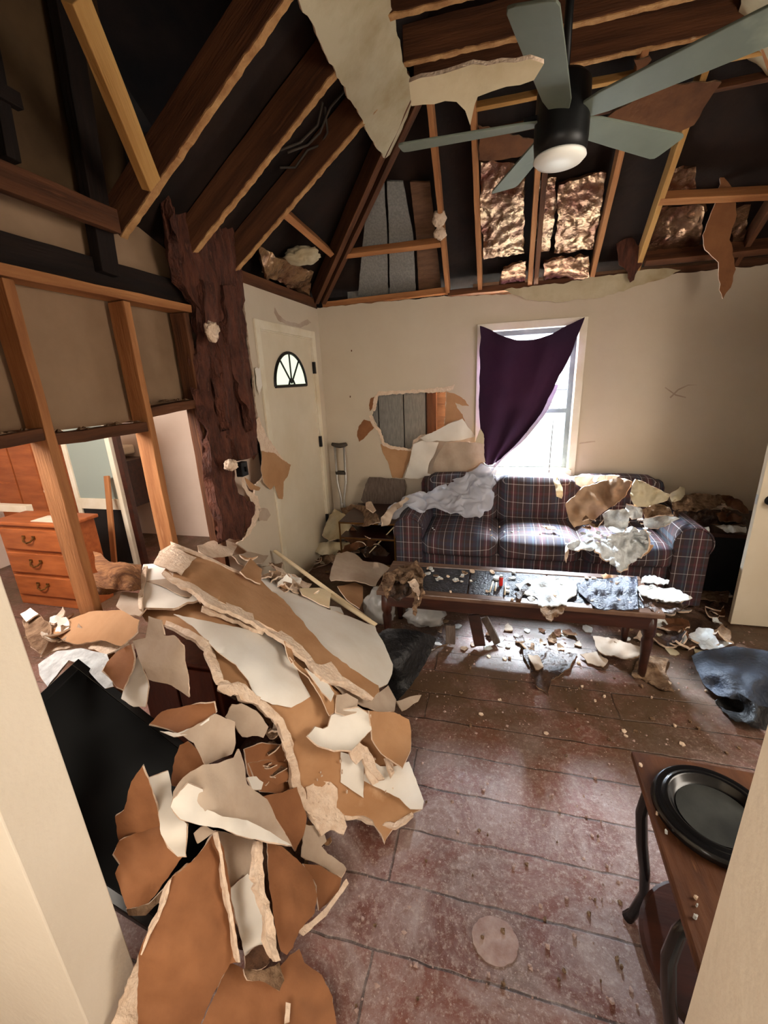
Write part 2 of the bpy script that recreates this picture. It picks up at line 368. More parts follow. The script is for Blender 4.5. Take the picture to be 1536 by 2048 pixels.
def rbf(pts, sm=.02):
    P_ = np.array([(p[0]/100, p[1]/100) for p in pts]); z = np.array([p[2] for p in pts], float); n = len(P_)
    A = np.linalg.norm(P_[:, None]-P_[None], axis=2); A += np.eye(n)*(-sm*3)
    Q = np.hstack([P_, np.ones((n, 1))]); K = np.block([[A, Q], [Q.T, np.zeros((3, 3))]]); s_ = np.linalg.lstsq(K, np.concatenate([z, np.zeros(3)]), rcond=None)[0]
    def f(x, y):
        q = np.array([x/100, y/100]); return float(np.dot(s_[:n], np.linalg.norm(P_-q, axis=1))+s_[n]*q[0]+s_[n+1]*q[1]+s_[n+2])
    return f
HILL = [(350,1085,.84),(200,1110,.78),(60,1250,.62),(180,1225,.72),(545,1100,.38),(745,1245,.12),(640,1170,.22),(500,1150,.55),(600,1230,.45),(690,1300,.36),(755,1390,.25),(782,1350,.14),
  (620,1400,.44),(400,1250,.74),(300,1200,.76),(450,1390,.62),(600,1550,.2),(690,1655,.02),(845,1620,.015),(825,1470,.06),(730,1500,.17),(300,1440,.55),(130,1310,.66),(400,1550,.5),
  (350,1700,.42),(500,1690,.26),(640,1750,.03),(300,1900,.26),(480,1950,.1),(600,2000,.02),(240,2060,.15),(400,2060,.08),(640,2060,.015),(240,1620,.5),(420,1130,.72),(540,1420,.5),(520,1540,.32),(785,1640,.01),(680,1130,.16),(620,1120,.2)]
hill = rbf(HILL)
def hz(x, y): return max(.012, hill(x, y))
def sheet(name, pts, face, back='drywall_paper', lift=.02, tilt=(0, 0), bend=0, wav=.008, thick=.011, rim='gypsum', zf=None, parent=None, label=None, cat='drywall sheet', group=None, amp=2.2, seg=9, step=14, curl=0, seed=0, fq=45):
    zf = zf or hz; poly = jag(pts, amp, seg, seed=seed); V, T = plate(poly, [], step)
    cx = sum(p[0] for p in pts)/len(pts); cy_ = sum(p[1] for p in pts)/len(pts); rx = max(abs(p[0]-cx) for p in pts)+1; ry = max(abs(p[1]-cy_) for p in pts)+1
    sd = random.Random(int(cx*31+cy_)).uniform(0, 50); out = []
    for x, y in V:
        u, v = (x-cx)/100, (y-cy_)/100; rr = ((x-cx)/rx)**2+((y-cy_)/ry)**2
        z = zf(x, y)+lift+tilt[0]*u+tilt[1]*v+bend*(1-rr)+curl*max(0, rr-.45)+wav*mn.noise(Vector((x/fq+sd, y/fq, 0)))*1.8+(wav*.5*mn.noise(Vector((x/fq*2.7+sd, y/fq*2.2, 3))) if fq < 40 else 0)
        out.append(onz((x, y), max(.006+lift*.3, z)))
    o = slab(name, out, T, thick, [face, back, rim], parent)
    if label: tag(o, label, cat, group)
    return o
def strippoly(path, wdt, seed=1):
    R = random.Random(seed); path = jag(path, 0, 10, closed=False)+[path[-1]]; L_ = []; R_ = []
    for i, p in enumerate(path):
        a = path[max(0, i-1)]; b = path[min(len(path)-1, i+1)]; d = math.hypot(b[0]-a[0], b[1]-a[1])+1e-9; nx, ny = -(b[1]-a[1])/d, (b[0]-a[0])/d
        t = i/(len(path)-1); k = (.55+.45*min(1, 6*min(t, 1-t)))
        L_.append((p[0]+nx*wdt*k*R.uniform(.3, .75), p[1]+ny*wdt*k*R.uniform(.3, .75))); R_.append((p[0]-nx*wdt*k*R.uniform(.3, .6), p[1]-ny*wdt*k*R.uniform(.3, .6)))
    return L_+R_[::-1]
def torn(path, wdt, parent, lift=.035, zf=None, m='gypsum', name='torn_edge', thick=.016, seed=1, wav=.01):
    return sheet(name, strippoly(path, wdt, seed), m, m, lift=lift, zf=zf, parent=parent, amp=.8, seg=6, step=7, thick=thick, rim=m, wav=wav)
def surf(name, grid, nu, nv, mats, thick=.002, wav=.01, freq=8, parent=None, seed=0, smooth=True):
    """cloth: a smooth surface through a grid of 3-D points"""
    G = np.array(grid, float); r, c = G.shape[:2]
    def cr(P_, t):
        n = len(P_); x = t*(n-1); i = min(int(x), n-2); f = x-i; p0 = P_[max(i-1, 0)]; p1 = P_[i]; p2 = P_[i+1]; p3 = P_[min(i+2, n-1)]
        return .5*((2*p1)+(-p0+p2)*f+(2*p0-5*p1+4*p2-p3)*f*f+(-p0+3*p1-3*p2+p3)*f**3)
    rows = [[cr(G[:, j], a/nv) for j in range(c)] for a in range(nv+1)]; V = []
    for rw in rows:
        rw = np.array(rw)
        for b in range(nu+1):
            p = cr(rw, b/nu); q = Vector(p*freq)+Vector((seed*7.1, 0, 0)); V.append(p+np.array(mn.noise_vector(q))*wav+np.array(mn.noise_vector(q*2.7))*wav*.3)
    T = []
    for a in range(nv):
        for b in range(nu):
            i = a*(nu+1)+b; T += [[i, i+1, i+nu+2], [i, i+nu+2, i+nu+1]]
    return slab(name, V, T, thick, mats if isinstance(mats, list) else [mats], parent, smooth=smooth)
def lump(name, c, r, m, parent=None, amp=.3, freq=3, seed=0, sub=4, flat=None):
    bm = bmesh.new(); bmesh.ops.create_icosphere(bm, subdivisions=sub, radius=1); V = []
    for v in bm.verts:
        q = v.co.normalized(); k = 1+amp*mn.fractal(q*freq*.5+Vector((seed*3.3, seed, 0)), 1, 2, 4)+amp*.6*(1-abs(mn.noise(q*freq+Vector((seed, 4, 0)))*2))-amp*.3
        p = Vector((q.x*r[0]*k, q.y*r[1]*k, q.z*r[2]*k)); 
        z = c[2]+p.z
        if flat is not None: z = max(z, flat)
        V.append((c[0]+p.x, c[1]+p.y, z))
    F_ = [tuple(v.index for v in f.verts) for f in bm.faces]; bm.free()
    return mk(name, V, F_, m, parent, smooth=True)
def cushion(name, a, b, m, parent, r=.06, puff=.02, tilt=0):
    """rounded upholstered block between two corners"""
    bm = bmesh.new(); bmesh.ops.create_cube(bm, size=1); bmesh.ops.subdivide_edges(bm, edges=bm.edges[:], cuts=9, use_grid_fill=True)
    a = np.array(a, float); b = np.array(b, float); h = (b-a)/2; c = (a+b)/2; V = []
    for v in bm.verts:
        q = np.array(v.co)*2*h; lim = h-r; core = np.clip(q, -lim, lim); d = q-core; L_ = np.linalg.norm(d)
        p = core+(d/L_*r if L_ > 1e-9 else 0)
        t = q/h; p = p+np.array([np.sign(t[i])*puff*np.prod([1-t[j]**2 for j in range(3) if j != i]) if abs(t[i]) > .99 else 0 for i in range(3)])
        p[1] += tilt*(p[2]+h[2]); V.append(c+p)
    F_ = [tuple(v.index for v in f.verts) for f in bm.faces]; bm.free()
    return mk(name, V, F_, m, parent, smooth=True)
XR = 2.2
# ================================================================== SETTING
def wallplate(name, outer, holes, to3, thick, mats, step=.12):
    V, T = plate(outer, holes, step); return slab(name, [to3(v) for v in V], T, thick, mats, smooth=False)
struct(mk('floor', [(-4.9, -1.7, 0), (XR+.1, -1.7, 0), (XR+.1, 4.1, 0), (-4.9, 4.1, 0), (-4.9, -1.7, -.1), (XR+.1, -1.7, -.1), (XR+.1, 4.1, -.1), (-4.9, 4.1, -.1)],
   [(0, 1, 2, 3), (7, 6, 5, 4), (0, 4, 5, 1), (1, 5, 6, 2), (2, 6, 7, 3), (3, 7, 4, 0)], 'floor_boards'), 'reddish brown floor boards under plaster dust and mud')
b2 = lambda v: (v[0], YB, v[1])
HOLE = [(850,650),(872,622),(940,618),(1080,612),(1160,606),(1240,604),(1236,700),(1230,835),(1180,846),(1100,850),(1062,880),(1052,932),(1000,930),(950,918),(900,895),(880,822),(858,800),(832,742),(846,700)]
hole3 = [ony(q, YB) for q in zz('D', HOLE)]; hole2 = jag([(v[0], v[2]) for v in hole3], .006, .012)
WX0, WX1, WZ0, WZ1 = -.13, .61, .83, 2.0
topedge = jag([(XL, 2.30), (-.5, 2.30), (-.2, 2.28), (.3, 2.25), (.7, 2.27), (1.1, 2.31), (XR, 2.31)], .008, .03, closed=False)+[(XR, 2.31)]
wb = wallplate('wall_back', [(XL, 0), (XR, 0)]+topedge[::-1], [[(WX0, WZ0), (WX1, WZ0), (WX1, WZ1), (WX0, WZ1)], hole2], b2, .014, ['wall_paint', 'drywall_paper', 'gypsum'])
struct(wb, 'cream back wall with a torn hole and a window')
# peeled paper areas around the hole (brown) : parts of the wall
def onwall(name, pts, zk, m, off=.003, amp=.004, parent=wb, th=.002, X=None):
    p3 = [(ony(q, YB) if X is None else onx(q, X)) for q in zz(zk, pts)]
    if X is None: P2 = jag([(v[0], v[2]) for v in p3], amp, .012); f3 = lambda v: (v[0], YB-off-.002*mn.noise(Vector((v[0]*20, v[1]*20, 0))), v[1])
    else: P2 = jag([(v[1], v[2]) for v in p3], amp, .012); f3 = lambda v: (X+off+.002*mn.noise(Vector((v[0]*20, v[1]*20, 0))), v[0], v[1])
    V, T = plate(P2, [], .03); return slab(name, [f3(v) for v in V], T, th, [m, m, 'gypsum'], parent)
onwall('torn_paper', [(880,900),(950,925),(1050,935),(1058,940),(1030,1010),(1000,1086),(945,1084),(925,1010),(895,950)], 'D', 'drywall_paper')
onwall('torn_paper', [(1245,612),(1300,630),(1340,655),(1366,692),(1330,690),(1290,672),(1300,700),(1330,735),(1345,775),(1300,770),(1270,780),(1232,800),(1238,700)], 'D', 'drywall_paper')
onwall('torn_paper', [(826,650),(846,640),(850,660),(845,690),(822,720),(818,690)], 'D', 'drywall_rust')
onwall('torn_paper', [(790,765),(850,785),(845,810),(820,835),(790,870),(765,888),(752,850),(760,805)], 'D', 'drywall_rust')
onwall('torn_edge', [(845,650),(870,612),(1000,606),(1100,600),(1200,590),(1270,580),(1288,572),(1280,600),(1240,612),(1080,622),(940,628),(872,634),(860,690),(850,720),(838,716)], 'D', 'gypsum', .008, .006)
onwall('torn_edge', [(830,740),(850,790),(880,820),(900,888),(950,912),(1050,925),(1060,880),(1100,850),(1110,862),(1075,890),(1062,938),(950,928),(892,905),(868,830),(838,800),(818,745)], 'D', 'gypsum', .008, .006)
onwall('scratch_mark', [(1040,420),(1090,455),(1140,468),(1138,474),(1088,462),(1036,424)], 'E', 'drywall_grey', .0025, .0002, th=.0008)
onwall('scratch_mark', [(1060,470),(1100,430),(1150,408),(1200,410),(1150,414),(1104,436),(1066,474)], 'E', 'drywall_grey', .0025, .0002, th=.0008)
onwall('scratch_mark', [(625,690),(700,680),(702,685),(625,696)], 'E', 'drywall_grey', .0025, .0002, th=.0008)
for (x, y) in ((722, 388), (715, 640)): onwall('nail_hole', [(x-3, y-5), (x+3, y-5), (x+3, y+5), (x-3, y+5)], 'D', 'drywall_dark', .0025, .001, th=.0008)
# siding behind the hole and above the plate
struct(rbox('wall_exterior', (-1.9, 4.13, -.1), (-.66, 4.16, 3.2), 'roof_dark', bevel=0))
struct(rbox('wall_exterior', (-.66, 4.13, -.1), (-.24, 4.16, 2.32), 'siding_brown', bevel=0))
struct(rbox('wall_exterior', (.72, 4.13, -.1), (XR+.2, 4.16, 2.4), 'siding_brown', bevel=0))
struct(rbox('wall_exterior', (-.24, 4.13, -.1), (.72, 4.16, .78), 'siding_brown', bevel=0))
struct(rbox('wall_exterior', (-.24, 4.13, 2.06), (.72, 4.16, 2.4), 'siding_brown', bevel=0))
for i, (a, b, t) in enumerate([(-1.36, -1.125, 3.2), (-1.115, -.875, 3.2), (-.865, -.66, 2.3)]):
    tag(rbox('siding_board', (a, 4.09, 0), (b, 4.115, t), 'siding', bevel=.003), ['weathered grey board at the left of the wall hole', 'weathered grey board in the middle of the wall hole', 'grey board low behind the wall hole beside the brown stud'][i], 'board')
tag(timber('wall_stud', (-.60, 4.085, 0), (-.60, 4.085, 2.3), .09, .04, (0, 1, 0), 'wood_dark', 'brown stud seen inside the hole of the back wall', 'stud'), 'brown stud seen inside the hole of the back wall', 'stud')
# front-door wall (left), irregular torn left edge
DW = [onx(q, XL) for q in [(484,570),(492,640),(500,700),(508,760),(512,815),(520,870),(530,910),(545,935),(512,968),(505,1000),(510,1040),(496,1072),(470,1090)]]
y0s = [(v[1], v[2]) for v in DW]
DY0, DY1, DZ = XL*-1.771+.0, -XL*2.333, CAMZ-XL*.227   # door opening in y and its height
DY0 = 2.87; DY1 = 3.78; DZ = 2.03
poly = [(2.38, 0), (YB, 0), (YB, 2.29), (2.72, 2.29)]+jag(y0s, .01, .02, closed=False)[1:]+[(2.40, .55)]
pl2 = [(DY0+.0, 0.001), (DY1, 0.001), (DY1, DZ), (DY0, DZ)]
wl = wallplate('wall_left', poly, [[(DY0, .02), (DY1, .02), (DY1, DZ), (DY0, DZ)]], lambda v: (XL, v[0], v[1]), .014, ['wall_paint', 'drywall_paper', 'gypsum'])
struct(wl, 'cream wall stub around the front door with a torn left edge')
def onleft(name, pts, zk, m, off=.004, amp=.004): return onwall(name, pts, zk, m, off, amp, wl, X=XL)
onleft('torn_paper', [(1240,965),(1300,975),(1345,1010),(1380,1030),(1365,1085),(1345,1110),(1340,1195),(1320,1190),(1300,1130),(1280,1150),(1250,1120),(1235,1060)], 'C', 'drywall_paper', .03)
onleft('torn_paper', [(1160,1090),(1200,1120),(1240,1140),(1230,1155),(1190,1150),(1170,1120)], 'C', 'drywall_paper', .02)
onleft('torn_paper', [(1228,1240),(1270,1240),(1288,1270),(1270,1300),(1235,1300)], 'C', 'drywall_grey', .02)
onleft('torn_edge', [(1205,830),(1230,800),(1262,880),(1300,940),(1345,1000),(1375,1030),(1340,1025),(1290,975),(1240,962),(1225,905)], 'C', 'gypsum', .02, .008)
onleft('torn_edge', [(1150,1090),(1180,1150),(1225,1180),(1240,1250),(1215,1320),(1180,1370),(1150,1400),(1190,1310),(1215,1240),(1180,1180),(1150,1130)], 'C', 'gypsum', .02, .008)
onleft('torn_edge', [(1215,570),(1250,560),(1256,620),(1235,700),(1222,650)], 'C', 'drywall_face', .015, .006)
onleft('water_stain', [(300,150),(320,190),(360,225),(430,240),(480,215),(500,235),(440,262),(380,250),(320,225),(295,180)], 'D', 'drywall_grey', .002, .003)
# other walls
struct(rbox('wall_right', (XR, .5, 0), (XR+.1, 4.1, 2.32), 'wall_paint', bevel=0))
struct(rbox('wall_front_left', (-1.74, .376, 0), (-.85, .5, 2.6), 'hall_paint', bevel=.003), 'cream door jamb and wall end at the lower left')
struct(rbox('wall_front_right', (.32, .376, 0), (XR+.1, .5, 2.6), 'hall_paint', bevel=0), 'cream door jamb at the lower right')
struct(rbox('wall_hall_right', (.32, -1.7, 0), (.42, .3759, 2.4), 'hall_paint', bevel=0))
struct(rbox('wall_hall_left', (-1.5, -1.7, 0), (-1.4, .3759, 2.4), 'hall_paint', bevel=0))
struct(rbox('wall_hall_end', (-1.5, -1.8, 0), (.42, -1.7, 2.4), 'hall_paint', bevel=0))
struct(rbox('ceiling_hall', (-1.5, -1.8, 2.4), (.42, .3759, 2.45), 'hall_paint', bevel=0))
struct(rbox('wall_front_header', (-.85, .376, 2.12), (.32, .5, 2.6), 'hall_paint', bevel=0))
# attic shell
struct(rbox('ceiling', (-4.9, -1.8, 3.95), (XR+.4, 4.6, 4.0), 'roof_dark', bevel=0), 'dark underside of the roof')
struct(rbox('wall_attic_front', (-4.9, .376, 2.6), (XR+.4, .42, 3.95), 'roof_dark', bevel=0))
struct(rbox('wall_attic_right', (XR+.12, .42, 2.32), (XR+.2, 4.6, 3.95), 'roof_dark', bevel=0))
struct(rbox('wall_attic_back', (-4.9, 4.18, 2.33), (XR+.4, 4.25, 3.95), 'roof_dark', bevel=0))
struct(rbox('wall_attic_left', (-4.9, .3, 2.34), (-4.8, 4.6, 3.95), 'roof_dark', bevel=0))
nrm = Vector((0, SL, 1)).normalized(); off = .15
def deck(name, pts, m='roof_dark'):
    c = len(pts); V = [Vector(p) for p in pts]; n = (V[1]-V[0]).cross(V[2]-V[0]).normalized()
    if n.z < 0: n = -n
    struct(mk(name, [v+n*off for v in V]+[v+n*(off+.03) for v in V], [tuple(range(c)), tuple(range(2*c-1, c-1, -1))]+[(i, i+c, (i+1) % c+c, (i+1) % c) for i in range(c)], m))
zt = 3.75; t = (zt-ZP)/SL
deck('ceiling_slope_back', [(XL-.6, YB+.2, ZP-.2*SL), (XR+.6, YB+.2, ZP-.2*SL), (XR+.6, YB-t, zt), (XL-.6, YB-t, zt)])
deck('ceiling_slope_left', [(XL-.15, 1.95, ZP-.15*SL), (XL-.15, YB+.3, ZP-.15*SL), (XL+t, YB+.3, zt), (XL+t, 1.95, zt)])
# drywall of the next room seen from behind
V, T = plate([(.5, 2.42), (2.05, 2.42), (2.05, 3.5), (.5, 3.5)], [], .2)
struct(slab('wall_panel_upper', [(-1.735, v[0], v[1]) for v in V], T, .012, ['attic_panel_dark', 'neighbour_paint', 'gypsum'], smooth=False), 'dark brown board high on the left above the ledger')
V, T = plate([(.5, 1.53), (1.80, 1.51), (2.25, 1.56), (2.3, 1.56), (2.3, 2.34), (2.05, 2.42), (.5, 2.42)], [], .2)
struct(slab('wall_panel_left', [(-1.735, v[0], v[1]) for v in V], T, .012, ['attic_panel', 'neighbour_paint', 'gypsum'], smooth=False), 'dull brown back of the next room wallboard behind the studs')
# next room
struct(rbox('wall_bedroom_back', (-4.9, 3.97, 0), (-1.74, 4.07, 2.34), 'neighbour_paint', bevel=0))
struct(rbox('wall_bedroom_left', (-4.9, .3, 0), (-4.8, 4.0, 2.34), 'neighbour_paint', bevel=0))
struct(rbox('wall_bedroom_front', (-4.9, .3, 0), (-1.74, .4, 2.34), 'neighbour_paint', bevel=0))
struct(rbox('ceiling_bedroom', (-4.9, .3, 2.34), (-1.76, 4.07, 2.36), 'neighbour_paint', bevel=0))
struct(rbox('wall_bedroom_right', (-1.76, 2.3, 0), (-1.735, 4.0, 2.34), 'neighbour_paint', bevel=0))
# window
wf = struct(MB().box((WX0-.06, YB-.02, WZ0-.06), (WX0, YB-.001, WZ1+.06)).box((WX1, YB-.02, WZ0-.06), (WX1+.06, YB-.001, WZ1+.06)).box((WX0, YB-.02, WZ1), (WX1, YB-.001, WZ1+.06)).box((WX0-.03, YB-.04, WZ0-.06), (WX1+.03, YB-.001, WZ0)).build('window_1', 'trim_paint', bevel=.003), 'window with cream casing behind the sofa')
MB().box((WX0-.02, YB+.014, WZ0-.02), (WX0, YB+.17, WZ1+.02)).box((WX1, YB+.014, WZ0-.02), (WX1+.02, YB+.17, WZ1+.02)).box((WX0, YB+.014, WZ1), (WX1, YB+.17, WZ1+.02)).box((WX0, YB+.014, WZ0-.02), (WX1, YB+.17, WZ0)).build('window_jamb', 'trim_paint', wf)
mat('sash_grey', (88, 92, 94), (70, 74, 78), .5, 6)
s_ = MB(); zm = 1.33
s_.box((WX0, YB+.07, WZ0), (WX0+.04, YB+.11, WZ1)).box((WX1-.04, YB+.07, WZ0), (WX1, YB+.11, WZ1)).box((WX0+.04, YB+.07, WZ1-.04), (WX1-.04, YB+.11, WZ1)).box((WX0+.04, YB+.07, zm-.02), (WX1-.04, YB+.11, zm+.02)).box((WX0+.04, YB+.07, WZ0), (WX1-.04, YB+.11, WZ0+.03))
s_.box((WX0+.04, YB+.08, 1.50), (WX1-.04, YB+.10, 1.51)).build('window_sash', 'sash_grey', wf, bevel=.002)
mk('window_pane', [(WX0+.04, YB+.09, WZ0), (WX1-.04, YB+.09, WZ0), (WX1-.04, YB+.09, WZ1), (WX0+.04, YB+.09, WZ1)], [(0, 1, 2, 3)], 'pane_glass', wf)
struct(rbox('ground_outside', (-9, 4.3, -.6), (9, 24, -.5), 'ground_outside', bevel=0))
r1 = MB()
for z in (1.1, .8, .5): r1.box((-7, 12, z), (7, 12.08, z+.1))
for x in range(-6, 8, 2): r1.box((x, 11.95, -.5), (x+.1, 12.05, 1.3))
tag(r1.build('rail_fence', 'siding', None), 'pale rail fence outside beyond the window', 'fence')
# front door in the left wall
d1 = struct(MB().box((XL-.03, DY0+.012, .02), (XL-.005, DY1-.012, DZ-.012)).build('door_1', 'door_paint', bevel=.002), 'cream front door with a fan shaped glass light')
tr = MB(); e = .055
tr.box((XL+.0005, DY0-e, 0), (XL+.018, DY0+.005, DZ+e)).box((XL+.0005, DY1-.005, 0), (XL+.018, DY1+e, DZ+e)).box((XL+.0005, DY0+.0055, DZ-.005), (XL+.018, DY1-.0055, DZ+e)).box((XL-.1, DY0, 0), (XL, DY0+.012, DZ)).box((XL-.1, DY1-.012, 0), (XL, DY1, DZ)).box((XL-.1, DY0, DZ-.012), (XL, DY1, DZ))
struct(tr.build('trim_1', 'trim_paint', bevel=.003), 'cream casing around the front door')
wa = onx((551, 772), XL+.002); wb_ = onx((613, 771), XL+.002); wt = onx((580, 706), XL+.002)
ycn = (wa[1]+wb_[1])/2; hw = (wb_[1]-wa[1])/2; zb = (wa[2]+wb_[2])/2; hh = wt[2]-zb
arc = [(ycn-hw*math.cos(math.pi*k/24), zb+hh*math.sin(math.pi*k/24)) for k in range(25)]
X0 = XL-.004
mk('glass_light', [(X0, a, b) for a, b in arc], [tuple(range(25))], 'lamp_glass', d1)
MATS['lamp_glass'].node_tree.nodes['Principled BSDF'].inputs['Roughness'].default_value = .35
m_ = bpy.data.materials.new('daylit_glass'); m_.use_nodes = True; bb = m_.node_tree.nodes['Principled BSDF']; bb.inputs['Base Color'].default_value = lin((150, 160, 140)); bb.inputs['Emission Color'].default_value = lin((226, 236, 206)); bb.inputs['Emission Strength'].default_value = .75; MATS['daylit_glass'] = m_
bpy.data.objects['glass_light'].data.materials[0] = m_
fr = MB(); pth = [(X0+.006, a, b) for a, b in arc]+[(X0+.006, arc[0][0], arc[0][1])]
fr.tube(pth, .012, 8)
for k in (7, 12, 17): fr.tube([(X0+.006, ycn, zb+.02), (X0+.006,)+arc[k]], .007, 8)
fr.tube([(X0+.006, ycn-.05, zb+.01), (X0+.006, ycn-.03, zb+.04), (X0+.006, ycn, zb+.055), (X0+.006, ycn+.03, zb+.04), (X0+.006, ycn+.05, zb+.01)], .008, 8)
fr.build('light_frame', 'fan_metal', d1)
for z in (1.78, 1.12, .35): MB().box((XL-.004, DY1-.02, z-.05), (XL+.022, DY1+.004, z+.05)).build('hinge', 'fan_metal', d1, bevel=.002)
struct(rbox('wall_left_backing', (XL-.112, 2.86, 0), (XL-.102, 3.8, 2.1), 'roof_dark', bevel=0))
# open white door on the right
q = onz((1457, 1246), 0.0)
d2 = struct(MB().box((1.54, 2.955, .01), (2.19, 2.99, 2.03)).build('door_2', 'door_paint', bevel=.003), 'white interior door standing open on the right')
pl = ony((1494, 1000), 2.95)
MB().box((1.5385, 2.962, pl[2]-.03), (1.5405, 2.984, pl[2]+.03)).build('latch_plate', 'steel', d2)
kb = MB(); kb.tube([(1.6, 2.955, pl[2]), (1.6, 2.915, pl[2])], .012, 12).lathe([(.012, 0), (.026, .01), (.028, .03), (.018, .045)], (0, 0, 0), 20)
k2 = MB(); k2.tube([(1.6, 2.956, pl[2]), (1.6, 2.95, pl[2])], .03, 20).tube([(1.6, 2.95, pl[2]), (1.6, 2.92, pl[2]), (1.6, 2.91, pl[2]), (1.6, 2.895, pl[2]), (1.6, 2.885, pl[2])], [.01, .012, .026, .028, .015], 20).build('door_knob', 'fan_metal', d2, smooth=True)
# ================================================================== FRAMING
def lf(q, dz=0): return onp(q, LS[0], LS[1])
def bf(q): return onp(q, BS[0], BS[1])
UL, UB = Vector((-SL, 0, 1)), Vector((0, SL, 1))
# left wall studs
for y, x0, lb in ((1.255, XL, 'orange wall stud at the left edge beside the dresser'), (1.755, XL, 'wall stud in the middle of the open left wall'), (2.15, XL, 'dark stained stud against the rotted strip')):
    timber('wall_stud', (XL-.002, y, 0), (XL-.002, y, 2.04), .038, .09, (-1, 0, 0), 'wood' if y < 2 else 'wood_dark', lb, 'stud')
timber('wall_plate', (XL-.05, .52, 2.045), (XL-.05, 2.2, 2.045), .10, .04, (0, 0, 1), 'wood', 'long horizontal wall plate across the studs', 'plate')
timber('ledger_board', (XL+.02, .52, 2.30), (XL+.02, 1.76, 2.30), .038, .09, (0, 0, 1), 'wood_dark', 'broad dark ledger board above the wall plate', 'board')
timber('ledger_board', (XL-.09, .52, 2.09), (XL-.09, 2.3, 2.09), .038, .12, (0, 0, 1), 'wood_black', 'board painted shadow black just over the wall plate', 'board')  # board coloured black for the dark shadow above the plate
timber('ledger_board', (XL-.05, .52, 2.62), (XL-.05, 1.5, 2.62), .03, .05, (0, 0, 1), 'wood_black', 'thin dark rail high on the left wall', 'board')
for (ya, za, yb, zb2, lb, m) in ((.55, 1.475, 1.236, 1.495, 'short blocking between jamb and first stud', 'wood_dark'), (1.275, 1.47, 1.736, 1.465, 'blocking board between the two orange studs', 'wood_dark'), (1.775, 1.53, 2.13, 1.55, 'rotten blocking beside the dark strip', 'wood_dark')):
    timber('blocking', (XL-.05, ya, za), (XL-.05, yb, zb2), .085, .045, (0, 0, 1), m, lb, 'blocking', rough=.006)
# debris crumbs lying on the blocking
for (y0_, y1_, z) in ((1.28, 1.73, 1.515), (1.79, 2.1, 1.595), (.7, 1.2, 1.535)):
    bmv = MB(); R = random.Random(int(y0_*100))
    for k in range(14):
        y = R.uniform(y0_, y1_); a = R.uniform(.008, .03); x = XL-.05+R.uniform(-.03, .03); h = R.uniform(.004, .014); bmv.add([(x-a, y-a*.5, z), (x+a, y-a, z), (x+a*.6, y+a, z), (x-a*.8, y+a*.7, z), (x, y, z+h)], [(3, 2, 1, 0), (0, 1, 4), (1, 2, 4), (2, 3, 4), (3, 0, 4)])
    tag(bmv.build('plaster_crumbs', 'gypsum_dirty'), 'plaster crumbs lying on the blocking at height %s' % ('by the orange studs' if y0_ == 1.28 else 'by the dark strip' if y0_ > 1.7 else 'beside the left jamb'), 'plaster crumbs', kind='stuff')
# post above the wall, dark
a = onx((224, 548), XL-.03); b = onx((128, -40), XL-.03)
timber('attic_post', tuple(a), tuple(b), .095, .05, (-1, 0, 0), 'wood_black', 'broad black post behind the slanting pale joist', 'post')
a = onx((30, 320), XL-.05); b = onx((-20, 60), XL-.05)
timber('attic_post', tuple(a), tuple(b), .05, .05, (-1, 0, 0), 'wood_black', 'dark post at the upper left edge', 'post')
a = onx((312, 372), -1.36); b = onx((172, -10), -1.20)
timber('pale_joist', (a[0], a[1], a[2]), (b[0]-.02, b[1], b[2]), .085, .038, (-1, 0, .2), 'wood_pale', 'pale slanting joist rising to the top left corner', 'joist')
def lit_residue(par, p1, p2, wd, up):  # pale strip: plaster residue that also paints the lit lower edge
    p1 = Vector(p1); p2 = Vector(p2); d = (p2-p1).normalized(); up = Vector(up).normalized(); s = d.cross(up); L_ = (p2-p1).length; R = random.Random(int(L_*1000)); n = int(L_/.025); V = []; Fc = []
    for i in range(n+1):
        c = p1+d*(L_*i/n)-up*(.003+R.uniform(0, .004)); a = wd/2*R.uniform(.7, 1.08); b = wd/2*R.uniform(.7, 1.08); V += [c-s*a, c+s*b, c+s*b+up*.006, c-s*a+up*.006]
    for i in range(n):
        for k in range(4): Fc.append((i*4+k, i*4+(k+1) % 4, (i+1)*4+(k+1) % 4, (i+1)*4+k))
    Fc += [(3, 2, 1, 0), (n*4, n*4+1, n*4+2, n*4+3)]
    mk('lit_plaster_residue', V, Fc, 'lit_residue', par)
mat('lit_residue', (196, 152, 102), (150, 102, 62), .9, 12, 8, .6, 40, c3=(222, 196, 160))
# rafters of the left slope
L_r = [((240, 470), (600, -30), 'wood_dark', 'leftmost sloping rafter of the left roof slope, meeting the pale joist'), ((345, 540), (690, 140), 'wood_dark', 'second sloping rafter from the left, over the rotted strip'), ((452, 550), (735, 243), 'wood_dark', 'third sloping rafter from the left, ending by the front door wall')]
for q0, q1, m, lb in L_r:
    p0 = lf((q0[0]+8, q0[1])); p1 = lf(q1); y = (p0[1]+p1[1])/2; p0 = (XL-.02, y, ZP-.01); p1 = (p1[0]+.12, y, ZP+SL*(p1[0]+.12-XL))
    lit_residue(timber('rafter', p0, p1, .042, .14, UL, 'wood_dark', lb, 'rafter'), p0, p1, .042, UL)  # dark body and pale underside put the light from below into colour
hp = (XL+1.12, YB-1.12, ZP+SL*1.12)
timber('hip_rafter', (XL+.02, YB-.05, ZP), (hp[0], hp[1]-.03, hp[2]), .04, .14, (-SL, SL, 1), 'wood_dark', 'hip rafter rising from the corner, left one of the pair', 'rafter')
timber('hip_rafter', (XL+.07, YB-.01, ZP), (hp[0]+.05, hp[1]+.02, hp[2]), .04, .14, (-SL, SL, 1), 'wood_dark', 'hip rafter rising from the corner, right one of the pair', 'rafter')
hp2 = (XR-1.12, YB-1.12, ZP+SL*1.12)
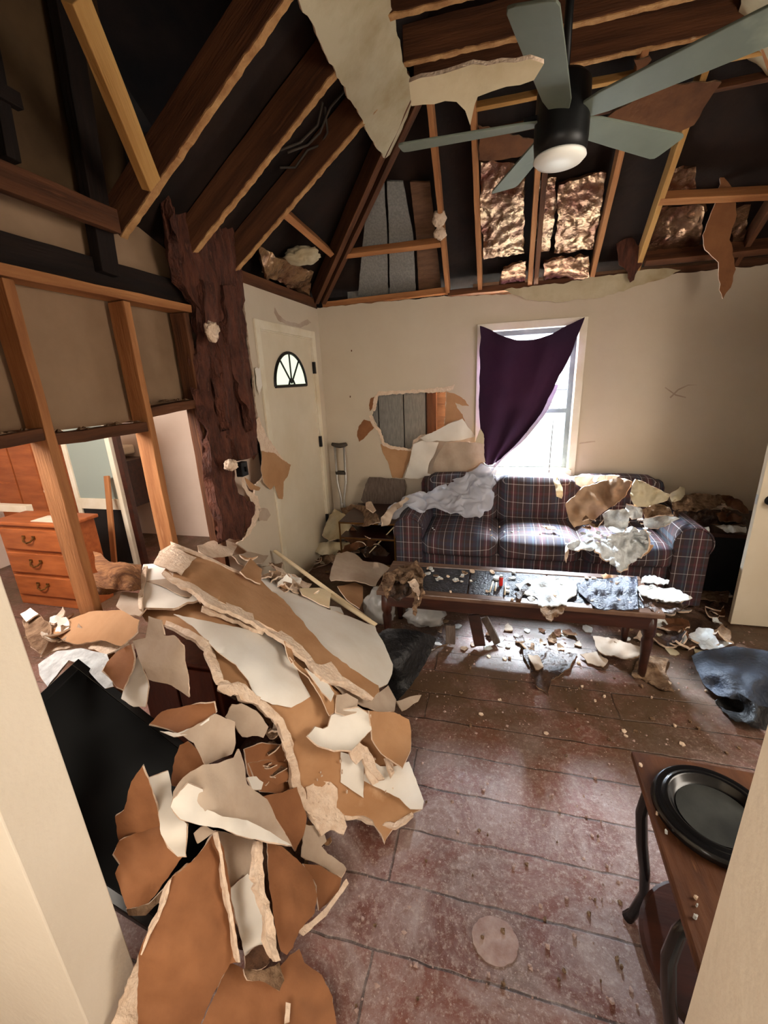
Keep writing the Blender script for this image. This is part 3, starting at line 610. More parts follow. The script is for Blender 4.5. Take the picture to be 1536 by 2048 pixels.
timber('hip_rafter', (XR-.02, YB-.02, ZP), (hp2[0], hp2[1], hp2[2]), .05, .14, (SL, SL, 1), 'wood', 'hip rafter at the upper right edge', 'rafter')
# rafters of the back slope
B_r = [((895, 585), (860, 215), 'wood', 'back slope rafter carrying the plaster lump, leftmost one'), ((960, 575), (945, 205), 'wood', 'thin back slope rafter left of the fan hub'), ((1060, 570), (1070, 345), 'wood', 'back slope rafter under the fan lamp, left of a pair'), ((1072, 570), (1084, 345), 'wood_dark', 'back slope rafter under the fan lamp, right of a pair'), ((1185, 555), (1240, 300), 'wood', 'back slope rafter over the window right of the lamp'), ((1280, 530), (1370, 250), 'wood_pale', 'back slope rafter at the right joining the long blocking')]
for q0, q1, m, lb in B_r:
    p0 = bf(q0); p1 = bf(q1); timber('rafter', (p0[0], YB+.02, ZP-.01), (p1[0]-.0, YB-1.12, ZP+SL*1.12), .034, .10, UB, m, lb, 'rafter')
timber('rafter', (1.62, YB+.02, ZP-.01), (1.62, YB-.6, ZP+.6*SL), .034, .10, UB, 'wood_dark', 'short dark rafter at the far right', 'rafter')
# plates
timber('wall_plate', (XL+.05, YB+.05, 2.30), (-.44, YB+.05, 2.325), .09, .045, (0, 0, 1), 'wood', 'wall plate over the back wall at the corner', 'plate')
timber('wall_plate', (-.44, YB+.05, 2.30), (XR, YB+.05, 2.315), .09, .045, (0, 0, 1), 'wood_dark', 'stained wall plate over the window', 'plate')
timber('wall_plate', (XL-.05, 2.5, 2.29), (XL-.05, YB, 2.30), .09, .075, (0, 0, 1), 'wood_dark', 'wall plate over the front door', 'plate')
# blocking between rafters
p0 = lf((570, 430)); p1 = lf((665, 512)); timber('blocking', tuple(p0), tuple(p1), .04, .08, UL, 'wood', 'short blocking left of the corner hip rafter', 'blocking')
p0 = bf((690, 514)); p1 = bf((882, 497)); timber('blocking', (p0[0], p0[1], p0[2]), (p1[0], p0[1], p0[2]), .04, .06, UB, 'wood', 'blocking between hip rafter and the first back rafter', 'blocking')
p0 = bf((1318, 405)); p1 = bf((1560, 398)); timber('blocking', tuple(p0), (p1[0], p0[1]+.05, p0[2]-.04), .045, .07, UB, 'wood', 'long blocking at the right between back rafters', 'blocking')
p0 = bf((1290, 520)); timber('blocking', (p0[0], YB-.12, ZP+.05), (XR, YB-.12, ZP+.05), .05, .1, UB, 'wood_dark', 'dark blocking above the right end of the back wall', 'blocking')
# flat ceiling joists
for i, (y, x0, x1, m) in enumerate([(2.88, -.5, 1.9, 'wood_dark'), (2.60, -.5, 1.9, 'wood_dark'), (2.30, -.55, 1.9, 'wood_dark'), (1.95, -.6, 1.9, 'wood_dark'), (1.6, -.6, 1.9, 'wood_dark'), (1.25, -.6, 1.9, 'wood_dark')]):
    lit_residue(timber('ceiling_joist', (x0, y, 3.12), (x1, y, 3.12), .036, .14, (0, 0, 1), m, ['ceiling joist furthest back, meeting the back slope', 'second ceiling joist forward of the back slope', 'third ceiling joist forward of the back slope', 'ceiling joist just over the fan hub', 'ceiling joist on the near side of the fan', 'ceiling joist nearest the viewer above the fan'][i], 'joist'), (x0, y, 3.12), (x1, y, 3.12), .036, (0, 0, 1))  # joists get the same dark sides and painted lit lower edges
timber('ceiling_joist', (-.2, 2.98, 3.06), (1.6, 2.98, 3.06), .02, .06, (0, SL, 1), 'wood_pale', 'thin pale furring strip below the first joist', 'furring strip')
timber('ceiling_joist', (-.15, 3.08, 2.97), (1.5, 3.06, 2.99), .02, .06, (0, SL, 1), 'wood_dark', 'thin stained furring strip at the top of the back slope', 'furring strip')
# remnants of ceiling wallboard
def onplane(name, pts, zk, pl, thick, mats, lb, cat='drywall sheet', amp=.01, dn=0, parent=None, step=.06, bow=0, crum=0):
    p3 = [onp(q, np.array(pl[0])-np.array((0, 0, dn)), pl[1]) for q in zz(zk, pts)]
    n = np.array(pl[1], float); n /= np.linalg.norm(n); u = np.cross(n, (0, 0, 1.)) if abs(n[2]) < .999 else np.array((1., 0, 0)); u /= np.linalg.norm(u); v = np.cross(n, u); o0 = p3[0]
    P2 = jag([(float(np.dot(p-o0, u)), float(np.dot(p-o0, v))) for p in p3], amp, .03); V, T = plate(P2, [], step)
    out = [o0+u*a_+v*b_+n*(.006*mn.noise(Vector((a_*6, b_*6, 1)))+bow*mn.noise(Vector((a_*3, b_*3, 5)))+crum*abs(mn.noise(Vector((a_*14, b_*34, 2))))*2+crum*mn.noise(Vector((a_*40, b_*40, 8)))) for a_, b_ in V]
    o = slab(name, out, T, thick, mats, parent)
    if lb: tag(o, lb, cat)
    return o
LSd = ((XL, 0, ZP-.01), (-SL, 0, 1)); BSd = ((0, YB, ZP-.01), (0, SL, 1))
mat('drywall_stain', (196, 184, 156), (170, 152, 118), .85, 3.5, 9, .15, 20, c3=(128, 104, 74), lo=.42, hi=.68)
onplane('ceiling_drywall', [(590,-40),(600,8),(680,160),(728,250),(770,318),(790,300),(815,235),(826,205),(822,170),(775,-10),(762,-40)], 'P', LSd, .016, ['drywall_stain', 'drywall_paper', 'gypsum'], 'cream stained remnant of the left ceiling slope pointing down')
onplane('ceiling_drywall', [(1480,-20),(1474,60),(1485,110),(1512,128),(1540,160),(1600,160),(1600,-20)], 'P', ((XR, 0, ZP-.01), (SL, 0, 1)), .016, ['drywall_stain', 'drywall_paper', 'gypsum'], 'cream remnant of the right ceiling slope at the top right corner')
onplane('ceiling_drywall', [(100,330),(300,275),(585,235),(640,255),(600,320),(490,345),(375,385),(362,420),(345,500),(325,440),(290,405),(200,415),(110,425)], 'B', ((0, 0, 3.09), (0, .5, 1)), .014, ['drywall_stain', 'drywall_paper', 'gypsum'], 'long tan remnant strip of the flat ceiling left of the fan')
onplane('ceiling_drywall', [(860,500),(930,440),(1010,395),(1100,345),(1240,330),(1350,330),(1300,400),(1240,500),(1130,545),(1010,560)], 'B', ((0, YB, ZP-.06), (0, SL, 1)), .012, ['drywall_dark', 'drywall_dark', 'gypsum_dirty'], 'dark brown hanging board behind the right fan blades')
onplane('ceiling_drywall', [(1000,240),(1060,225),(1070,240),(1045,270),(1050,320),(1010,300)], 'B', ((0, YB, ZP-.06), (0, SL, 1)), .01, ['drywall_dark', 'drywall_dark', 'gypsum_dirty'], 'small dark brown scrap hanging from the joists behind the fan')
onplane('ceiling_drywall', [(375,500),(600,560),(600,620),(380,640)], 'B', ((0, YB, ZP-.03), (0, SL, 1)), .01, ['drywall_dark', 'drywall_dark', 'gypsum_dirty'], 'dark brown board behind the left fan blade')
# long hanging scrap at the right
hz_ = ony((1440, 560), 3.6)
onplane('hanging_paper', [(1350,690),(1400,770),(1410,860),(1380,960),(1400,1080),(1385,1150),(1355,1195),(1340,1160),(1335,1050),(1280,1000),(1275,940),(1310,850),(1335,760)], 'B', ((0, 3.42, 0), (.15, -1, .0)), .008, ['drywall_rust', 'drywall_dark', 'gypsum'], 'brown torn paper hanging at the right above the back wall', 'torn paper', bow=.05)
onplane('hanging_paper', [(480,1160),(560,1148),(700,1135),(900,1100),(1100,1075),(1190,1080),(1100,1120),(960,1165),(840,1195),(700,1210),(560,1195)], 'B', ((0, YB-.03, 0), (0, -1, .0)), .004, ['drywall_stain', 'drywall_paper', 'gypsum'], 'sagging cream joint strip along the top of the back wall', 'torn paper', bow=.01)
onplane('hanging_paper', [(930,975),(990,950),(1020,990),(1030,1060),(1000,1120),(985,1130),(975,1090),(940,1060)], 'B', ((0, YB-.08, 0), (0, -1, .0)), .01, ['rotten', 'rotten', 'rotten'], 'dark crumpled clump hanging above the right end of the window', 'torn paper', bow=.05)
onplane('roof_board', [(716,592),(730,440),(738,360),(768,362),(774,470),(776,592)], 'P', ((0, YB, ZP+.12), (0, SL, 1)), .015, ['siding', 'siding', 'siding'], 'grey roof board at the left above the back wall', 'board', amp=.002)
onplane('roof_board', [(780,592),(778,470),(774,362),(806,364),(826,470),(832,592)], 'P', ((0, YB, ZP+.12), (0, SL, 1)), .015, ['siding', 'siding', 'siding'], 'grey roof board next to the first back rafter', 'board', amp=.002)
onplane('roof_board', [(838,592),(832,470),(820,364),(860,364),(884,592)], 'P', ((0, YB, ZP+.12), (0, SL, 1)), .015, ['siding_brown', 'siding_brown', 'siding_brown'], 'brown roof board behind the first back rafter', 'board', amp=.002)
# foil faced insulation between the back rafters
def foil(pts, zk, lb, dn=-.07):
    onplane('foil_insulation', pts, zk, ((0, YB, ZP-dn), (0, SL, 1)), .02, ['foil', 'foil', 'foil'], lb, 'insulation', bow=.07, step=.02, crum=.011)
foil([(388,650),(520,660),(560,700),(560,1020),(400,1040),(386,900)], 'B', 'crumpled foil insulation left of the fan lamp')
foil([(620,720),(690,720),(680,900),(660,1010),(605,1020),(612,860)], 'B', 'narrow crumpled foil insulation under the fan lamp')
foil([(700,740),(890,700),(860,870),(835,1000),(680,1020),(690,900)], 'B', 'red tinged foil insulation right of the fan lamp')
foil([(640,1050),(820,1030),(815,1120),(635,1140)], 'B', 'bright foil insulation just above the window', -.03)
foil([(480,1075),(570,1055),(565,1150),(460,1160)], 'B', 'foil insulation above the left of the window', -.03)
foil([(1100,840),(1280,830),(1270,920),(1260,1005),(1030,1040),(1060,930)], 'B', 'golden foil insulation under the long blocking')
foil([(1140,690),(1250,680),(1250,760),(1120,790)], 'B', 'dim foil insulation above the long blocking')
foil([(1390,830),(1470,830),(1440,980),(1400,990)], 'B', 'dim foil insulation behind the hanging brown paper')
onplane('foil_insulation', [(990,980),(1040,1000),(1060,1110),(1140,1140),(1200,1180),(1240,1190),(1250,1080),(1160,1060),(1060,1000)], 'A', ((XL, 0, ZP+.06), (-SL, 0, 1)), .02, ['foil', 'foil', 'foil'], 'foil insulation above the front door', 'insulation', bow=.07, step=.02, crum=.011)
lump('insulation_clump', onp((603, 512), (XL, 0, ZP+.05), (-SL, 0, 1)), (.13, .10, .05), 'drywall_stain', amp=.3, seed=3); tag(bpy.data.objects['insulation_clump'], 'pale torn insulation clump by the corner blocking', 'insulation')
# wires
wr = MB()
for k, pts in enumerate([[(560,300),(600,285),(635,250),(645,205)], [(575,305),(615,290),(640,265),(660,215),(690,180)], [(560,335),(590,335),(615,300),(640,290),(655,265),(650,215)]]):
    wr.tube([tuple(onp(q, (XL, 0, ZP+.07+.02*k), (-SL, 0, 1))) for q in pts], .006, 6)
tag(wr.build('electric_cable', 'rubber_grey', smooth=True), 'loose grey electric cables hanging between the left rafters', 'cable')
# porcelain lump on the first back rafter
p = bf((880, 447)); t_ = lump('plaster_lump', (p[0], p[1]-.03, p[2]+.02), (.045, .03, .05), 'gypsum', amp=.25, seed=5); tag(t_, 'two round plaster lumps stuck on the leftmost back rafter', 'plaster lump')
lump('lump_lower', (p[0], p[1]+.0, p[2]-.06), (.042, .03, .04), 'gypsum', t_, amp=.25, seed=6)
# rotted strip
def rotstrip(name, pts, lb, out=.05, seed=0, m='rotten', parent=None):
    p3 = [onx(q, XL+out) for q in pts]; P2 = jag([(v[1], v[2]) for v in p3], .012, .03, seed=seed); V, T = plate(P2, [], .022)
    O = [(XL+out-.02+.05*mn.fractal(Vector((a*9, b*1.8, seed)), 1, 2, 5)+.035*abs(mn.noise(Vector((a*26, b*3, 3+seed)))), a, b) for a, b in V]
    o = slab(name, O, T, .05, [m, m, m], parent)
    if lb: tag(o, lb, 'rotted wood')
    return o
rotstrip('rotted_wood', [(330,330),(392,400),(478,440),(492,560),(497,660),(506,760),(514,860),(520,905),(482,918),(470,880),(440,760),(425,660),(395,600),(360,520),(338,440)], 'dark brown rotted strip running down beside the front door wall', .05, 1)
rotstrip('rotted_wood', [(392,600),(440,740),(476,900),(470,930),(480,985),(508,1010),(500,1065),(480,1080),(445,1078),(430,960),(412,840),(400,720)], 'lower rotted brown strip between the opening and the torn wall', .03, 2)
rotstrip('rotted_wood', [(410,560),(424,565),(452,700),(474,820),(470,860),(455,800),(430,690)], 'dark ridge of rotted wood standing on the brown strip', .09, 3)
rotstrip('rotted_wood', [(452,570),(470,570),(488,700),(505,840),(500,860),(484,800),(466,690)], 'second ridge of rotted wood nearest the door wall', .08, 4)
p = onx((424, 662), XL+.13); t_ = lump('plaster_chunk', tuple(p), (.03, .045, .05), 'gypsum', amp=.3, seed=8); tag(t_, 'pale plaster chunk stuck high on the rotted strip', 'plaster chunk')
p = onx((462, 930), XL+.11); t_ = lump('plaster_chunk', tuple(p), (.03, .045, .035), 'gypsum', amp=.3, seed=9); tag(t_, 'pink plaster chunk beside the black switch box', 'plaster chunk')
p = onx((486, 938), XL+.06); t_ = MB().box((p[0]-.03, p[1]-.035, p[2]-.045), (p[0]+.015, p[1]+.035, p[2]+.045)).build('switch_box', 'black_plastic', bevel=.004); tag(t_, 'small black light switch box hanging by the rotted strip', 'switch box')
MB().box((p[0]+.015, p[1]-.008, p[2]-.015), (p[0]+.03, p[1]+.008, p[2]+.015)).build('switch_lever', 'black_gloss', t_)
# ================================================================== CEILING FAN
fc = (.185, 1.96)
fan = thing('ceiling_fan', 'dark five bladed ceiling fan with a round white lamp', 'ceiling fan', (fc[0], fc[1], 2.36))
MB().lathe([(.015, .14+2.48), (.07, 2.62), (.088, 2.60), (.092, 2.50), (.092, 2.44), (.088, 2.40), (.06, 2.395)], (fc[0], fc[1], 0), 40).build('motor_housing', 'fan_metal', fan, smooth=True)
MB().tube([(fc[0], fc[1], 2.6), (fc[0], fc[1], 3.12)], .014, 14).lathe([(.02, 2.99), (.06, 3.05), (.065, 3.12)], (fc[0], fc[1], 0), 24).build('downrod', 'fan_metal', fan, smooth=True)
MB().lathe([(.088, 2.396), (.090, 2.388), (.078, 2.376), (.05, 2.369), (.02, 2.367)], (fc[0], fc[1], 0), 40).build('lamp_glass', 'lamp_glass', fan, smooth=True)
for ang in (181, 109.5, 39, -31, -104):
    a = math.radians(ang); u = Vector((math.cos(a), math.sin(a), 0)); v = Vector((-math.sin(a), math.cos(a), 0)); V = []; N_ = 10
    prof = [(.085, .034), (.14, .046), (.3, .054), (.45, .060), (.56, .064), (.578, .058), (.583, .036)]
    for r, hw_ in prof:
        for s_ in (-1, 1):
            for th in (0, .008):
                V.append(Vector((fc[0], fc[1], 2.50))+u*r+v*(s_*hw_)+Vector((0, 0, th+s_*hw_*-.22)))
    Fc = []
    for i in range(len(prof)-1):
        b0 = i*4; b1 = b0+4; Fc += [(b0, b1, b1+2, b0+2), (b0+1, b0+3, b1+3, b1+1), (b0, b0+1, b1+1, b1), (b0+2, b1+2, b1+3, b0+3)]
    Fc += [(0, 2, 3, 1), (b1, b1+1, b1+3, b1+2)]
    bl = mk('fan_blade', V, Fc, 'fan_blade', fan, bevel=.002)
    c_ = Vector((fc[0], fc[1], 2.508)); mk('blade_bracket', [c_+u*.07+v*.03, c_+u*.13+v*.02, c_+u*.13-v*.02, c_+u*.07-v*.03, c_+u*.07+v*.03+Vector((0, 0, .012)), c_+u*.13+v*.02+Vector((0, 0, .012)), c_+u*.13-v*.02+Vector((0, 0, .012)), c_+u*.07-v*.03+Vector((0, 0, .012))], [(0, 1, 2, 3), (7, 6, 5, 4), (0, 4, 5, 1), (1, 5, 6, 2), (2, 6, 7, 3), (3, 7, 4, 0)], 'fan_metal', bl)
mat('cloth_grey', (176, 170, 172), (150, 144, 148), .9, 6, 6, .2)
# ================================================================== CURTAIN AND SHEER
def cg(rows, Y, fold=.02):
    out = []
    for i, r in enumerate(rows): out.append([ony(q, Y+fold*math.sin(j*2.1+i*.6)) for j, q in enumerate(r)])
    return out
cu = surf('curtain', cg([[(961,652),(985,662),(1012,674),(1040,682),(1070,678),(1100,668),(1135,650),(1169,632)],
    [(960,720),(982,722),(1006,726),(1032,730),(1060,726),(1088,718),(1118,706),(1148,694)],
    [(958,790),(980,790),(1000,792),(1020,792),(1044,788),(1066,784),(1088,776),(1110,768)],
    [(960,850),(976,850),(992,850),(1008,850),(1024,848),(1042,844),(1060,838),(1080,828)],
    [(964,900),(972,900),(981,900),(990,899),(1000,897),(1012,892),(1024,886),(1038,880)],
    [(968,925),(972,928),(976,930),(980,930),(985,929),(990,926),(995,922),(1000,918)]], 3.905), 40, 40, 'curtain_purple', .003, .012, 7)
tag(cu, 'dark purple curtain pulled to one side across the window', 'curtain')
surf('light_edge', cg([[(1108,770),(1112,768),(1116,770)],[(1080,828),(1086,826),(1092,826)],[(1036,880),(1043,878),(1050,878)],[(998,918),(1004,918),(1010,914)],[(980,940),(985,942),(990,938)]], 3.93, .005), 6, 24, 'cloth_grey', .003, .006, 7, cu)['label'] = 'grey brown lining edge'
def s3(rows): return [[ony((x, y), d) for (x, y, d) in r] for r in rows]
sh = surf('sheer_curtain', s3([[(962,925,3.8),(975,930,3.78),(988,935,3.74),(990,950,3.7)],[(940,945,3.66),(958,955,3.58),(975,960,3.54),(990,975,3.52)],[(905,958,3.62),(930,975,3.52),(955,985,3.46),(985,1005,3.40)],[(870,975,3.58),(890,1000,3.44),(920,1010,3.38),(962,1032,3.30)],[(838,985,3.52),(850,1005,3.36),(885,1018,3.32),(935,1032,3.28)],[(812,990,3.45),(822,1008,3.32),(850,1014,3.30),(880,1022,3.28)],[(795,1005,3.40),(800,1020,3.28),(812,1018,3.26),(825,1012,3.26)],[(762,1042,3.25),(768,1050,3.15),(776,1045,3.18),(785,1040,3.20)]]), 80, 110, 'sheer', .0012, .045, 10, seed=2)
tag(sh, 'white sheer curtain fallen over the sofa back and left arm', 'sheer curtain')
# curtain rod / cord
c1 = ony((1107, 835), 3.93); c2 = ony((1097, 955), 3.9); tag(MB().tube([tuple(c1), tuple((c1+c2)/2+[0, .01, 0]), tuple(c2)], .004, 8).build('blind_wand', 'rubber_grey', smooth=True), 'thin wand hanging in the lower window', 'blind wand')
# ================================================================== SOFA
sx0, sx1, sy0, sy1 = -.76, 1.42, 3.12, 3.93
so = thing('sofa', 'dark red and navy plaid sofa with rounded arms under the window', 'sofa', ((sx0+sx1)/2, sy0, 0))
cushion('base', (sx0+.02, sy0+.03, .03), (sx1-.02, sy1-.02, .34), 'plaid', so, .03, .0)
n_ = 3; ax = .2; wq = (sx1-sx0-2*ax)/n_
for k in range(n_):
    cushion('seat_cushion', (sx0+ax+wq*k+.004, sy0-.02, .30), (sx0+ax+wq*(k+1)-.004, sy0+.62, .475), 'plaid', so, .055, .025)
cushion('backrest', (sx0+.1, sy1-.2, .2), (sx1-.1, sy1, .79), 'plaid', so, .06, .0)
for k in range(n_):
    cushion('back_cushion', (sx0+ax-.03+(wq+.02)*k, sy0+.47, .44), (sx0+ax-.03+(wq+.02)*(k+1)-.006, sy0+.70, .825), 'plaid', so, .06, .02, tilt=.06)
for x in (sx0, sx1-.22):
    m_ = MB(); prof = [(0, .03), (.22, .03), (.22, .45)]+[(.11+.125*math.cos(t), .50+.125*math.sin(t)) for t in [math.radians(a) for a in range(-20, 201, 20)]]+[(0, .45)]
    V = [(x+a, sy0-.01+.02*(j == 0)*0, b) for j in (0,) for a, b in prof]; N_ = len(prof); ys = [sy0-.01, sy0+.01, sy0+.3, sy1-.05, sy1]; V = []; sc = [.96, 1, 1, 1, .97]
    for yv, s_ in zip(ys, sc):
        for a, b in prof: V.append((x+.11+(a-.11)*s_, yv, .3+(b-.3)*s_))
    Fc = [tuple(range(N_)), tuple((len(ys)-1)*N_+N_-1-i for i in range(N_))]
    for i in range(len(ys)-1):
        for k in range(N_): Fc.append((i*N_+k, (i+1)*N_+k, (i+1)*N_+(k+1) % N_, i*N_+(k+1) % N_))
    arm = mk('armrest', V, Fc, 'plaid', so, bevel=.008)
    MB().tube([(x+.11+.118*math.cos(math.radians(a)), sy0-.014, .50+.118*math.sin(math.radians(a))) for a in range(-30, 211, 15)], .006, 6).build('piping', 'plaid', arm, smooth=True)
# ================================================================== COFFEE TABLE
tx0, tx1, ty0, ty1, tz = -.68, .88, 2.24, 2.70, .43
ct = thing('coffee_table', 'long low wooden coffee table with dark slate tiles before the sofa', 'coffee table', ((tx0+tx1)/2, ty0, 0))
tp = MB().box((tx0, ty0, tz-.03), (tx1, ty0+.06, tz)).box((tx0, ty1-.06, tz-.03), (tx1, ty1, tz)).box((tx0, ty0+.06, tz-.03), (tx0+.07, ty1-.06, tz)).box((tx1-.07, ty0+.06, tz-.03), (tx1, ty1-.06, tz)).build('top_frame', 'tabletop_shine', ct, bevel=.006) if 'tabletop_shine' in MATS else None
if tp is None:
    mat('tabletop_shine', (112, 84, 66), (80, 56, 44), .3, 5, 8, .1, spec=.6, stretch=(1, 8, 1)); tp = MB().box((tx0, ty0, tz-.03), (tx1, ty0+.06, tz)).box((tx0, ty1-.06, tz-.03), (tx1, ty1, tz)).box((tx0, ty0+.06, tz-.03), (tx0+.07, ty1-.06, tz)).box((tx1-.07, ty0+.06, tz-.03), (tx1, ty1-.06, tz)).build('top_frame', 'tabletop_shine', ct, bevel=.006)
for k in range(3):
    a = tx0+.07+(tx1-tx0-.14)/3*k; rbox('slate_tile', (a+.004, ty0+.062, tz-.02), (a+(tx1-tx0-.14)/3-.004, ty1-.062, tz-.004), 'slate', ct)
MB().box((tx0+.03, ty0+.02, tz-.11), (tx1-.03, ty0+.04, tz-.03)).box((tx0+.03, ty1-.04, tz-.11), (tx1-.03, ty1-.02, tz-.03)).box((tx0+.03, ty0+.04, tz-.11), (tx0+.05, ty1-.04, tz-.03)).box((tx1-.05, ty0+.04, tz-.11), (tx1-.03, ty1-.04, tz-.03)).build('apron', 'dark_wood', ct, bevel=.003)
for x in (tx0+.05, tx1-.05):
    for y in (ty0+.05, ty1-.05):
        MB().lathe([(.016, 0), (.02, .04), (.024, .15), (.03, .24), (.024, .26), (.034, .28), (.034, .32), (.03, tz-.03)], (x, y, 0), 16).build('leg', 'dark_wood', ct, smooth=True)
# ================================================================== END TABLES
et = thing('end_table', 'dark low end table with brass edges between sofa and corner', 'end table', (-1.06, 3.3, 0))
for z in (.50, .36, .12): rbox('shelf', (-1.30, 3.28, z-.02), (-.80, 3.85, z), 'dark_wood', et); rbox('brass_edge', (-1.30, 3.272, z-.016), (-.80, 3.28, z-.004), 'brass', et, bevel=.001)
for x in (-1.30, -.812):
    for y in (3.275, 3.84): rbox('leg', (x, y, 0), (x+.012, y+.012, .5), 'brass', et, bevel=.001)
rbox('back_panel', (-1.28, 3.83, .02), (-.82, 3.84, .48), 'dark_wood', et, bevel=.001)
rt = thing('end_table', 'dark end table to the right of the sofa heaped with debris', 'end table', (1.8, 3.3, 0))
rbox('table_top', (1.46, 3.30, .49), (2.16, 3.9, .52), 'dark_wood', rt)
rbox('cabinet_body', (1.50, 3.36, .04), (2.12, 3.88, .489), 'black_plastic', rt)
rbox('leg', (1.47, 3.31, 0), (1.51, 3.35, .489), 'dark_wood', rt); rbox('leg', (2.11, 3.31, 0), (2.15, 3.35, .489), 'dark_wood', rt)
# dark leaning board
bd = [ony(q, 3.90) for q in zz('D', [(820,1080),(1012,1092),(1022,1130),(1000,1330),(880,1330),(850,1270),(780,1200),(800,1120)])]
P2 = jag([(v[0], v[2]) for v in bd], .004, .02); V, T = plate(P2, [], .05)
tag(slab('broken_board', [(a, 3.90+(.62-b)*.12, b) for a, b in V], T, .014, ['siding_dim', 'drywall_dark', 'gypsum_dirty']) if 'siding_dim' in MATS else slab('broken_board', [(a, 3.92-(max(.0, .95-b))*.15, b) for a, b in V], T, .014, [mat('board_grey', (110, 96, 86), (84, 70, 62), .8, 8, 8, .2, stretch=(8, 8, 1)) and 'board_grey', 'drywall_dark', 'gypsum_dirty']), 'dark grey broken board leaning against the back wall by the sofa', 'board')
# crutches
cr = thing('crutch', 'aluminium crutches with grey pads leaning beside the front door', 'crutches', (-1.44, 3.86, 0))
def lean(x, z): return (x-.02*(z-.6), 3.80+.10*z, z)
for dx, dy in ((0, 0), (.018, -.035)):
    L_ = lambda x, z: (lean(x, z)[0]+dx, lean(x, z)[1]+dy, z)
    for s_ in (-1, 1):
        MB().tube([L_(-1.47+s_*.012, .08), L_(-1.47+s_*.016, .55), L_(-1.47+s_*.045, .72), L_(-1.47+s_*.048, 1.06)], .009, 10).build('crutch_tube', 'steel', cr, smooth=True)
    MB().tube([L_(-1.47, .03), L_(-1.47, .5)], .010, 10).build('lower_pole', 'steel', cr, smooth=True)
    MB().tube([L_(-1.47, 0.0), L_(-1.47, .05)], [.018, .013], 12).build('rubber_tip', 'rubber_grey', cr, smooth=True)
    MB().tube([L_(-1.545, 1.075), L_(-1.51, 1.065), L_(-1.47, 1.06), L_(-1.43, 1.065), L_(-1.395, 1.075)], [.014, .02, .021, .02, .014], 12).build('arm_pad', 'rubber_grey', cr, smooth=True)
    MB().tube([L_(-1.52, .80), L_(-1.42, .80)], .017, 12).build('hand_grip', 'rubber_grey', cr, smooth=True)
# ================================================================== SIDE TABLE WITH TRAY (lower right)
sc = [onz((1262, 1500), .6), onz((1392, 1925), .6)]
st = thing('side_table', 'scratched brown wooden side table at the lower right', 'side table', (.62, .9, 0))
A_ = onz((1262, 1500), .60); B_ = onz((1395, 1930), .60); dv = B_-A_; dv /= np.linalg.norm(dv); du = np.array([-dv[1], dv[0], 0]); 
Bq = A_+dv*.50; Cq = Bq+du*.46; Dq = A_+du*.46
if Bq[1] < .515: Bq = A_+dv*((A_[1]-.515)/abs(dv[1])); Cq = Bq+du*.46
mk('table_top', [tuple(v) for v in (A_, Bq, Cq, Dq)]+[(v[0], v[1], .578) for v in (A_, Bq, Cq, Dq)], [(0, 1, 2, 3), (7, 6, 5, 4), (0, 4, 5, 1), (1, 5, 6, 2), (2, 6, 7, 3), (3, 7, 4, 0)], 'tabletop_wood', st, bevel=.006)
for u_, v_ in ((.06, .06), (.42, .05), (.03, .40), (.42, .40)):
    c_ = A_+dv*v_+du*u_; o_ = -dv*.0-du*.035 if u_ < .2 else du*.03
    P_ = [(c_[0]+o_[0]*k, c_[1]+o_[1]*k, z) for k, z in ((0, .58), (.6, .53), (.8, .44), (.4, .33), (-.2, .22), (-.5, .12), (0, .03), (.4, .0))]
    MB().tube(P_, [.012, .014, .016, .016, .015, .014, .015, .018], 10).build('leg', 'black_gloss', st, smooth=True)
c_ = A_+dv*.23+du*.22; V = MB().lathe([(.02, .0), (.19, .0), (.2, .008), (.2, .018), (.19, .024), (.02, .024)], (c_[0], c_[1], .17), 40).build('lower_shelf', 'dark_wood', st)
mat('tray_grey', (70, 72, 70), (48, 50, 50), .3, 9, 6, .12, 14, spec=.5)
tr_c = onz((1432, 1622), .62)
pf = [(.03, .004), (.085, .004), (.098, .010), (.106, .024), (.112, .028), (.120, .022), (.128, .020), (.136, .024), (.143, .018), (.147, .006), (.140, .0)]
ty = MB().lathe([(.03, .0)]+[(r*.92, z) for r, z in pf[1:]], (tr_c[0], tr_c[1], .6015), 56).build('round_tray', 'black_gloss', smooth=True); tag(ty, 'round black glossy tray with raised rim on the side table', 'tray')
MB().lathe([(.01, .0), (.08, .0), (.081, .003), (.01, .0035)], (tr_c[0], tr_c[1], .6065), 40).build('tray_centre', 'tray_grey', ty)['label'] = 'dull grey tray centre'
# ================================================================== BEDROOM THINGS
dr = thing('dresser', 'orange brown wooden dresser with three drawers seen through the open wall', 'dresser', (-3.42, 2.3, 0))
rbox('dresser_body', (-3.80, 2.32, .0), (-3.10, 2.56, .70), 'dresser_wood', dr, bevel=.004)
rbox('dresser_top', (-3.83, 2.29, .70), (-3.07, 2.58, .73), 'dresser_wood', dr, bevel=.008)
for k, z in enumerate((.50, .30, .10)):
    dw = rbox('drawer', (-3.76, 2.295, z), (-3.17, 2.32, z+.175), 'dresser_wood', dr, bevel=.008)
    MB().tube([(-3.52, 2.29, z+.11), (-3.50, 2.27, z+.085), (-3.465, 2.265, z+.075), (-3.43, 2.27, z+.085), (-3.41, 2.29, z+.11)], .007, 8).box((-3.53, 2.288, z+.10), (-3.50, 2.295, z+.125)).box((-3.43, 2.288, z+.10), (-3.40, 2.295, z+.125)).build('drawer_pull', 'brass', dw)
bt = thing('lotion_bottle', 'white and silver pump bottle standing on the dresser', 'bottle', (-3.28, 2.42, .73))
MB().lathe([(.028, 0), (.032, .01), (.032, .13), (.024, .155), (.012, .165)], (-3.28, 2.42, .73), 20).build('bottle_body', 'steel', bt, smooth=True)
